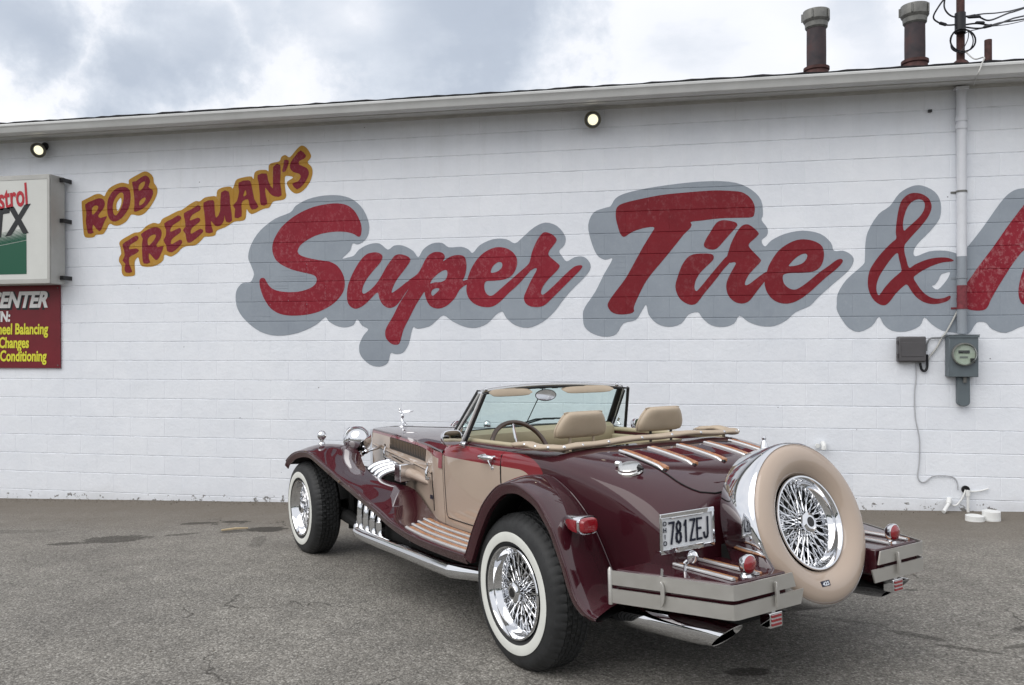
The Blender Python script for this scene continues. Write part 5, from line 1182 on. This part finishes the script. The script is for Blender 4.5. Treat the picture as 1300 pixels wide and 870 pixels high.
MB().box((-.99, .265, .45), (-.76, .29, .54)).build('platform_side', PMAROON, car); MB().box((-.99, -.29, .45), (-.76, -.265, .54)).build('platform_side', PMAROON, car)

# ---- number plate
pa, pb_, pc_ = bp(834.5, 654.5, 'u', -.775), bp(901.5, 645, 'u', -.775), bp(902, 689, 'u', -.775)
pl = empty('number_plate', (-.785, (pa.y+pb_.y)/2, (pb_.z+pc_.z)/2)); pl.parent = car
hw_, hh_ = .138, .072
MB().box((0, -hw_, -hh_), (.003, hw_, hh_)).build('plate', mat('plate_white', (.66, .68, .70), .35, var=.05, vscale=20), pl)
fr = MB()
for a, b_ in (((-.008, -hw_-.004, hh_-.012), (-.001, hw_+.004, hh_+.004)), ((-.008, -hw_-.004, -hh_-.004), (-.001, hw_+.004, -hh_+.010)), ((-.008, -hw_-.004, -hh_+.010), (-.001, -hw_+.006, hh_-.012)), ((-.008, hw_-.006, -hh_+.010), (-.001, hw_+.004, hh_-.012)),
              ((-.0085, -.085, hh_-.018), (-.001, .085, hh_-.0125)), ((-.0085, -.085, -hh_+.0105), (-.001, .085, -hh_+.018))): fr.box(a, b_)
fr.build('plate_frame', CHROME, pl, bevel=.002)
PB = Matrix(((0, 0, 1), (-1, 0, 0), (0, 1, 0))).to_4x4()      # text reads from behind the car: x -> -v, y -> w
NAVY = mat('plate_navy', (.010, .013, .030), .4)
def ptext(s, size, y, z, sx, off, nm='plate_number', sp=1):
    return text(nm, s, size, NAVY, pl, (-.0045, y, z), .0006, 0, sx, off, 'CENTER', basis=PB, space=sp)
GLY = {'7': [[(0, 1), (1, 1), (.38, 0)]], '8': [[(.5, 1), (.12, .9), (.06, .76), (.2, .58), (.5, .52), (.8, .58), (.94, .76), (.88, .9), (.5, 1)], [(.5, .52), (.1, .42), (0, .24), (.12, .07), (.5, 0), (.88, .07), (1, .24), (.9, .42), (.5, .52)]],
       '1': [[(.1, .80), (.55, 1), (.55, 0)]], 'Z': [[(.02, 1), (1, 1), (0, 0), (1, 0)]], 'E': [[(1, 1), (0, 1), (0, 0), (1, 0)], [(0, .52), (.82, .52)]], 'J': [[(.9, 1), (.9, .2), (.78, .05), (.45, 0), (.15, .06), (.03, .25)]]}
def glyph(ch, y0, z0, w_, h_, th):              # y0 = left edge in car space (v falls to the right)
    m = MB()
    for st_ in GLY[ch]:
        P = [Vector((0, y0-x*w_, z0+z*h_)) for x, z in st_]
        for a, b_ in zip(P[:-1], P[1:]):
            d = (b_-a).normalized()*th*.42; a2, b2 = a-d, b_+d; n_ = Vector((0, -d.z, d.y)).normalized()*th/2
            m.prism([a2+n_+Vector((-.0045, 0, 0)), b2+n_+Vector((-.0045, 0, 0)), b2-n_+Vector((-.0045, 0, 0)), a2-n_+Vector((-.0045, 0, 0))], (.0012+.00005*len(m.v), 0, 0))
    m.build('plate_character', NAVY, pl, smooth=False, weld=False)
for i, ch in enumerate('781ZEJ'): glyph(ch, .094-i*.0365-(.004 if ch == '1' else 0), -.040, .0235 if ch != '1' else .016, .078, .0088)
for i, ch in enumerate('OHIO'): ptext(ch, .024, .118, .030-i*.0245, 1.0, .0006, 'plate_state')
for v in (-.07, .07):
    for z in (-.060, .060): MB().lathe([(.006, 0), (.005, .003), (.001, .004)], (-.004, v, z), (-1, 0, 0), 10).build('bolt', CHROME, pl)
MB().box((.004, -.05, -.05), (.03, .05, .05)).build('bracket', UNDER, pl)
pli = empty('plate_lamp', (-.80, pl.location.y-.01, pl.location.z-hh_-.028)); pli.parent = car
MB().lathe([(.001, -.025), (.018, -.018), (.024, 0), (.020, .014), (.010, .022), (.001, .024)], (0, 0, 0), (-.4, -.2, .9), 20).build('lamp_body', CHROME, pli)
MB().tube([(0, 0, 0), (.03, .01, -.03)], .009, 8).build('bracket', CHROME, pli)
for dv in (-.10, .02): MB().tube([(-.79, pl.location.y+dv+.12, .549), (-.79, pl.location.y+dv+.12, .575)], [.007, .005], 8).build('stud', CHROME, pli).matrix_parent_inverse = Matrix.Translation(-pli.location)

# ---- spare wheel in its cover
SA = .30; sn = Vector((-cos(SA), 0, sin(SA)))
spare = empty('spare_wheel', (-.939, 0, .688)); spare.parent = car
# local +y -> outward normal sn
X_ = Vector((0, 1, 0)); Yv = sn; Zv = X_.cross(Yv); 
R_ = Matrix((X_, Yv, Zv)).transposed()
if R_.determinant() < 0: X_ = -X_; Zv = X_.cross(Yv); R_ = Matrix((X_, Yv, Zv)).transposed()
spare.rotation_euler = R_.to_euler()
def upz(a, r, y): return (r*sin(a), y, r*cos(a))
MB().grid(ringm([(.316, -.012), (.322, -.006), (.329, -.012), (.334, -.030), (.336, -.055), (.336, -.175), (.330, -.185), (.30, -.19), (.10, -.19), (.001, -.19)], 96), True).build('drum_cover', CHROME, spare, ang=50)
MB().grid(ringm([(.318, -.030), (.3175, -.006), (.311, .004), (.298, .012), (.280, .018), (.262, .020), (.243, .017), (.225, .008), (.206, -.008), (.195, -.022), (.190, -.045)], 96), True).build('face_ring', PBEIGE, spare, ang=50)
sw = empty('wire_centre', (0, 0, 0)); sw.parent = spare; sw.location = (0, -.040, 0); sw.scale = (.97, .9, .97)
# spokes of the spare are sub-parts of the spare wheel itself
bpy.data.objects.remove(sw)
sp_before = set(o.name for o in bpy.data.objects)
WMESH_OFF = Matrix.Translation((0, -.010, 0)) @ Matrix.Diagonal((.93, .85, .93, 1))
wire_parts(spare)
for o in bpy.data.objects:
    if o.name not in sp_before and o.parent == spare:
        o.matrix_parent_inverse = WMESH_OFF
# badge low on the ring
ba = None
bx = bp(1048, 741, 'u', -1.0)
P = Matrix.Translation(spare.location) @ R_.to_4x4(); Pi = P.inverted()
loc0 = Pi @ (Minv @ Vector((0, 0, CAMZ))); d0 = (Pi.to_3x3() @ (Minv.to_3x3() @ ray(1048, 741))); k = (.018-loc0.y)/d0.y; hb_ = loc0+d0*k
Mb = Matrix.Translation((hb_.x, .031, hb_.z))
bd = MB().box((-.026, 0, -.011), (.026, .006, .011)).build('badge', mat('badge_blue', (.02, .022, .04), .3, .4), spare, bevel=.0015); bd.location = (hb_.x, .0145, hb_.z)
sgx = -1 if X_.y > 0 else 1
tb = Matrix(((sgx, 0, 0), (0, 0, 1), (0, (1 if Zv.z > 0 else -1), 0))).to_4x4()
text('badge_number', '425', .020, CHROME, bd, (0, .0066, -.007 if Zv.z > 0 else .007), .0005, 0, 1.3, .0006, 'CENTER', basis=tb)
# bracket knob above the drum
hk = bp(970, 560, 'u', -.62)
kn = MB().lathe([(.020, -.03), (.014, .0), (.007, .012), (.011, .022), (.001, .032)], (hk.x, hk.y, hk.z-.008), (0, 0, 1), 16); kn.build('spare_wheel_knob', CHROME, car)
MB().tube([(hk.x, hk.y, hk.z-.03), (hk.x+.0, hk.y, top_w(-.62, hk.y)-.01)], .014, 10).build('spare_bracket', CHROME, car)

# ---- windscreen
def wsp(f, h):                                   # f -1..1 across, h 0..1 up
    v = f*(.572+(.512-.572)*h); u = (1.035+(.83-1.035)*h)+.055*(1-f*f); z = (.955+.02*(1-f*f))*(1-h)+(1.212+.026*(1-f*f))*h
    return (u, v, z)
ws = empty('windscreen', (0, 0, 0)); ws.parent = car
MB().grid([[wsp(f, h) for f in np.linspace(-.97, .97, 17)] for h in np.linspace(.03, .97, 6)]).build('glass', GLASS, ws)
MB().tube([wsp(f, 1) for f in np.linspace(-1.0, 1.0, 25)], .0125, 12, sy=.9).build('top_rail', mat('rail_aluminium', (.55, .55, .55), .25, 1), ws)
MB().tube([Vector(wsp(f, .985))+Vector((-.010, 0, -.008)) for f in np.linspace(-.98, .98, 25)], .008, 10).build('top_seal', BLACK, ws)
MB().tube([Vector(wsp(f, .02))+Vector((-.004, 0, 0)) for f in np.linspace(-1, 1, 25)], .014, 12).build('lower_seal', BLACK, ws)
for s in (1, -1):
    A0, A1 = Vector(wsp(s, 0)), Vector(wsp(s, 1))
    MB().tube([A0, A1], .019, 12).build('pillar', BLACK, ws)
    MB().tube([A0+Vector((.008, s*.008, 0)), A1+Vector((.008, s*.008, 0))], .006, 8).build('pillar_trim', BLACK, ws)
    # quarter light
    ql = empty('quarter_light', (0, 0, 0)); ql.parent = car
    B0, B1 = Vector((.892, s*.588, .938)), Vector((.775, s*.522, 1.205)); C0, C1 = Vector((1.015, s*.585, .955)), Vector((.818, s*.522, 1.207))
    MB().add([C0, C1, B1, B0], [(0, 1, 2, 3)]).build('glass', CLEAR, ql, smooth=False)
    MB().tube([B0+Vector((0, s*.004, 0)), B1+Vector((0, s*.004, 0))], .0095, 12).build('rear_post', SATIN, ql); MB().tube([B0+Vector((-.012, -s*.007, 0)), B1+Vector((-.012, -s*.007, 0))], .0095, 10).build('post_seal_shade', BLACK, ql)  # black seal; on the right it also imitates the post's dark shaded side
    MB().tube([C0+Vector((-.01, 0, 0)), C1+Vector((-.006, 0, 0))], .0075, 10).build('front_post', SATIN, ql); MB().tube([C1, B1], .009, 10).build('top_bar', CHROME, ql)
    MB().tube([C0+Vector((-.03, -s*.006, .02)), C1+Vector((-.02, -s*.006, -.02))], .005, 8).build('seal', BLACK, ql)
    MB().tube([C0, B0], .010, 10).build('lower_bar', CHROME, ql); MB().tube([B0+Vector((.03, -s*.01, .03)), B0+Vector((.05, -s*.012, .05)), B0+Vector((.03, -s*.014, .075))], .007, 8).build('catch', CHROME, ql)
    MB().lathe([(.001, -.012), (.010, -.008), (.012, 0), (.010, .008), (.001, .012)], Vector(wsp(s*.93, 1))+Vector((-.015, 0, .01)), (0, 1, 0), 14).build('hood_clamp', CHROME, ws)
    # sun visor
    v0, v1 = s*.14, s*.455
    if s < 0: v0, v1 = -.085, -.445
    m = MB(); rows = []
    for k in range(13):
        f = k/12; v = v0+(v1-v0)*f; e_ = (1-(abs(2*f-1))**6)**.5; hb2 = .024*max(.25, e_); zc_ = 1.205 if 1 else 0
        uu = wsp(v/.52, .9)[0]-.038
        rows.append([(uu+.010*cos(a)*max(.3, e_)+.012*sin(a), v, zc_+hb2*sin(a)) for a in [2*pi*j/12 for j in range(12)]])
    m.grid(rows, True, True).build('sun_visor', VINYL, ws)
    MB().box((.875, min(s*.03, s*.06) , 1.215), (.895, max(s*.03, s*.06), 1.235)).build('visor_bracket', BLACK, ws)
    # wiper
    w0 = Vector(wsp(s*.05+.12, .0))+Vector((.03, 0, .012)); 
    MB().tube([w0+Vector((.01, .0, 0)), w0+Vector((-.0, -.16, .035)), w0+Vector((.0, -.30, .030))], .005, 8).build('wiper', BLACK, ws)
mir = empty('rear_view_mirror', (.855, .045, 1.178)); mir.parent = ws; mir.rotation_euler = (0, -.045, -.27)
def oval2(r1, r2, x, n=28): return [(x, r1*cos(2*pi*k/n), r2*sin(2*pi*k/n)) for k in range(n)]
MB().grid([oval2(.01, .006, .018), oval2(.05, .026, .012), oval2(.066, .035, 0), oval2(.066, .035, -.004)], True, True).build('shell', BLACK, mir)
MB().grid([oval2(.062, .031, -.0045), oval2(.03, .015, -.0047)], True, True).build('mirror_glass', CHROME, mir)
MB().tube([wsp(.08, .0), wsp(.06, .985)], .003, 8).build('tension_rod', BLACK, ws)
# door mirror
def dmir(s):
    c_ = bp(573, 556, 'v', .685)
    dm = empty('door_mirror', (c_.x, s*c_.y, c_.z)); dm.parent = car
    def rr_(a1, a2, x, n=28, pw=3.2): return [(x, a1*math.copysign(abs(cos(t_))**(2/pw), cos(t_)), a2*math.copysign(abs(sin(t_))**(2/pw), sin(t_))) for t_ in [2*pi*k/n for k in range(n)]]
    MB().grid([rr_(.012, .01, .065), rr_(.040, .030, .050), rr_(.056, .040, .015), rr_(.060, .043, -.010), rr_(.056, .040, -.012)], True, True).build('shell', CHROME, dm)
    MB().grid([rr_(.055, .039, -.0125), rr_(.02, .014, -.013)], True, True).build('mirror_glass', CHROME, dm)
    MB().tube([(.01, -s*.03, -.02), (.0, -s*.06, -.035), (-.03, -s*.075, -.042)], [.013, .012, .018], 12).build('stem', CHROME, dm)
    dm.rotation_euler = (0, .03, s*.02)
both(dmir)

# ---- cockpit
tub = empty('cockpit', (0, 0, 0)); tub.parent = car
MB().box((-.03, -.53, .30), (1.0, .53, .34)).build('floor_carpet', CARPET, tub)
for s in (1, -1):
    MB().box((-.03, min(s*.505, s*.528), .34), (1.0, max(s*.505, s*.528), .915)).build('door_trim', CREAM, tub, bevel=.01)
    MB().tube([(u, s*.538, top_w(max(-.03, u), .53)-.002) for u in np.linspace(.02, .98, 10)], .014, 10).build('capping_roll', CREAM, tub)
MB().box((-.05, -.528, .34), (-.032, .528, .945)).build('rear_bulkhead', CARPET, tub)
# dash: padded cream roll over a dark panel
MB().grid([[(1.06, v, .965), (1.0, v, .985+.006*(1-(v/.53)**2)), (.955, v, .985+.006*(1-(v/.53)**2)), (.925, v, .965), (.918, v, .93), (.925, v, .885), (.95, v, .85)] for v in np.linspace(-.525, .525, 17)]).build('dash_pad', CREAM, tub)
MB().box((.95, -.525, .60), (.99, .525, .87)).build('dash_panel', BLACK, tub)
MB().grid([[(1.075, v, .975), (1.0, v, .990+.006*(1-(v/.53)**2)), (.985, v, .989+.006*(1-(v/.53)**2))] for v in np.linspace(-.56, .56, 9)]).build('dash_top', BLACK, tub)
for v in (.22, .38): MB().lathe([(.045, 0), (.045, .018), (.038, .020), (.037, .012), (.001, .012)], (.948, v, .80), (-1, 0, .2), 24).build('gauge', CHROME, tub)
st = empty('steering_wheel', (.76, .29, .868)); st.parent = tub
ax = Vector((-.88, 0, .47)).normalized(); e1 = Vector((0, 1, 0)); e2 = ax.cross(e1)
MB().tube([e1*.185*cos(a)+e2*.185*sin(a) for a in [2*pi*k/48 for k in range(49)]], .0135, 12, cap=False).build('wheel_rim', RIMWOOD, st)
for a in (.1, pi-.1, -pi/2): MB().tube([-ax*.03, (e1*cos(a)+e2*sin(a))*.178*(1 if e2.z > 0 else 1)], .008, 8).build('spoke', CHROME, st)
MB().lathe([(.04, -.03), (.042, .0), (.03, .016), (.001, .02)], (0, 0, 0), ax, 24).build('horn_boss', CHROME, st)
MB().tube([(0, 0, 0), -ax*.25], .022, 12).build('column', BLACK, st)
def seat(s):
    se = empty('seat', (.30, s*.27, .36)); se.parent = tub
    def pad(c, sx, sy, sz, nm, lean=0, pw=4.0, par=None, tp=0):
        rows = []; nn = 14
        for i in range(nn+1):
            t_ = -1+2*i/nn; sc_ = max(.02, (1-abs(t_)**pw))**(1/pw); w1 = sy*(1-tp*(t_+1)/2)
            rows.append([(c[0]-lean*(c[2]*0+sz*t_)+sx*sc_*math.copysign(abs(cos(a))**(2/pw), cos(a)), c[1]+w1*(.82+.18*sc_)*math.copysign(abs(sin(a))**(2/pw), sin(a))*(1 if sc_ > .3 else .8), c[2]+sz*t_) for a in [2*pi*k/28 for k in range(28)]])
        return MB().grid(rows, True, True).build(nm, VINYL, par or se, ang=60)
    pad((.16, 0, .07), .22, .235, .07, 'seat_cushion'); pad((-.10, 0, .27), .06, .225, .24, 'seat_back', .18)
    hr = empty('headrest', (0, 0, 0)); hr.parent = tub
    m = MB(); rows = []; nn = 16; cz_, hz_ = 1.046, .0655
    for i in range(nn+1):
        t_ = -1+2*i/nn; sc_ = max(.03, (1-abs(t_)**4.5))**(1/4.5)
        wv = .160-.050*max(0, (t_+.5)/1.5)**1.5 - .004*max(0, -t_)**2
        rows.append([(.225+.045*sc_*math.copysign(abs(cos(a))**.75, cos(a))-.02*t_, s*.272+wv*(.86+.14*sc_ if abs(t_) < .999 else .8)*math.copysign(abs(sin(a))**.62, sin(a)), cz_+hz_*t_) for a in [2*pi*k/36 for k in range(36)]])
    m.grid(rows, True, True).build('cushion', VINYL, hr, ang=70)
    pip = [(.225-.02*t_, s*.272+sg*(.160-.050*max(0, (t_+.5)/1.5)**1.5)*(.86+.14*max(.03, (1-abs(t_)**4.5))**(1/4.5)), cz_+hz_*t_*.995) for sg, seq in ((1, np.linspace(-.96, .985, 14)), (-1, np.linspace(.985, -.96, 14))) for t_ in seq]
    MB().tube(catmull(pip, 3), .0028, 6).build('piping', VINYL, hr)
    rows_s = [(.225-.0455*1.0-.0, s*.272+v, z) for v, z in [(-.150, 1.0), (-.155, 1.05), (-.12, 1.10), (0, 1.108), (.12, 1.10), (.155, 1.05), (.150, 1.0)]]
    for dv in (-.075, .075): MB().tube([(.225, s*.272+dv, .88), (.225, s*.272+dv, 1.0)], .0075, 10).build('post', VINYL if s > 0 else BLACK, hr)
both(seat)
# folded hood cover: a soft flattened roll round the back of the cockpit
P = [(.33, .625, .957), (.27, .632, .966), (.18, .640, .972), (.10, .640, .968), (.04, .622, .964), (-.005, .585, .964), (-.03, .52, .967), (-.04, .40, .973), (-.045, .2, .980), (-.045, 0, .983)]
P = P + [(a, -b_, c+.004) for a, b_, c in P[::-1][1:]]
Pc = catmull(P, 6); rr = []; rg = random.Random(3)
rows = []
for i, p in enumerate(Pc):
    p = Vector(p); t_ = (Vector(Pc[min(i+1, len(Pc)-1)])-Vector(Pc[max(i-1, 0)])).normalized(); n_ = Vector((0, 0, 1)); b_ = t_.cross(n_).normalized()
    e_ = min(1, (i+1)/7, (len(Pc)-i)/7); wob = 1+.05*sin(i*.7)+.03*sin(i*1.9)
    rows.append([p+b_*(.036*e_*cos(a)*wob)+n_*(.0145*e_*sin(a)*wob+.0022*sin(i*.55)) for a in [2*pi*k/14 for k in range(14)]])
MB().grid(rows, True, True).build('folded_cover', VINYL, tub, ang=80)
for i in range(14, len(Pc)-8, 6):
    p = Vector(Pc[i]); t_ = (Vector(Pc[i+1])-Vector(Pc[i-1])).normalized(); b_ = t_.cross(Vector((0, 0, 1))).normalized()
    if b_.x > 0 and abs(p.y) < .5: b_ = -b_
    outw = b_ if (b_.dot(Vector((p.x-.45, p.y, 0))) > 0) else -b_
    c_ = p+outw*.031+Vector((0, 0, .005)); MB().lathe([(.008, -.004), (.0075, .002), (.004, .005), (.001, .0055)], c_, outw+Vector((0, 0, .5)), 12).build('snap_button', CHROME, tub)
MB().grid([[(u, v, .62+.26*(u < 0)) for v in (-.5, .5)] for u in (.0, .06)]).build('parcel_shelf', CARPET, tub)
# ================================================================== belt of trees added behind the viewpoint, unseen, a dark band for reflections
LEAF = mat('far_foliage', (.05, .075, .03), .8, var=.5, vscale=.6)
m_ = MB(); rg = random.Random(11)
for i in range(7500):
    a = rg.uniform(-1.5, 1.5); R0 = 42+rg.uniform(0, 9); x = R0*1.5*sin(a)*1.3; y = -R0*cos(a)*.9+4
    top = 4.6+.9*sin(x*.13)+.5*sin(x*.31+1); z = rg.uniform(-1, 1)**1*.5*top+top*.5
    s = rg.uniform(.35, .9); n_ = Vector((rg.gauss(0, 1), rg.gauss(0, 1), rg.gauss(0, 1))).normalized(); t1 = n_.orthogonal().normalized(); t2 = n_.cross(t1); c_ = Vector((x, y, z))
    m_.add([c_+t1*s, c_+t2*s*.8, c_-t1*s, c_-t2*s*.7], [(0, 1, 2, 3)])
for i in range(60):
    a = -1.5+3*i/59; x = 46*1.5*sin(a)*1.3; y = -46*cos(a)*.9+4; m_.tube([(x, y, -2), (x+.2, y, 4)], [.25, .12], 6)
tag(m_.build('reflection_trees', LEAF, smooth=False, weld=False), 'dark belt of trees added out of view for the reflections', kind='stuff')
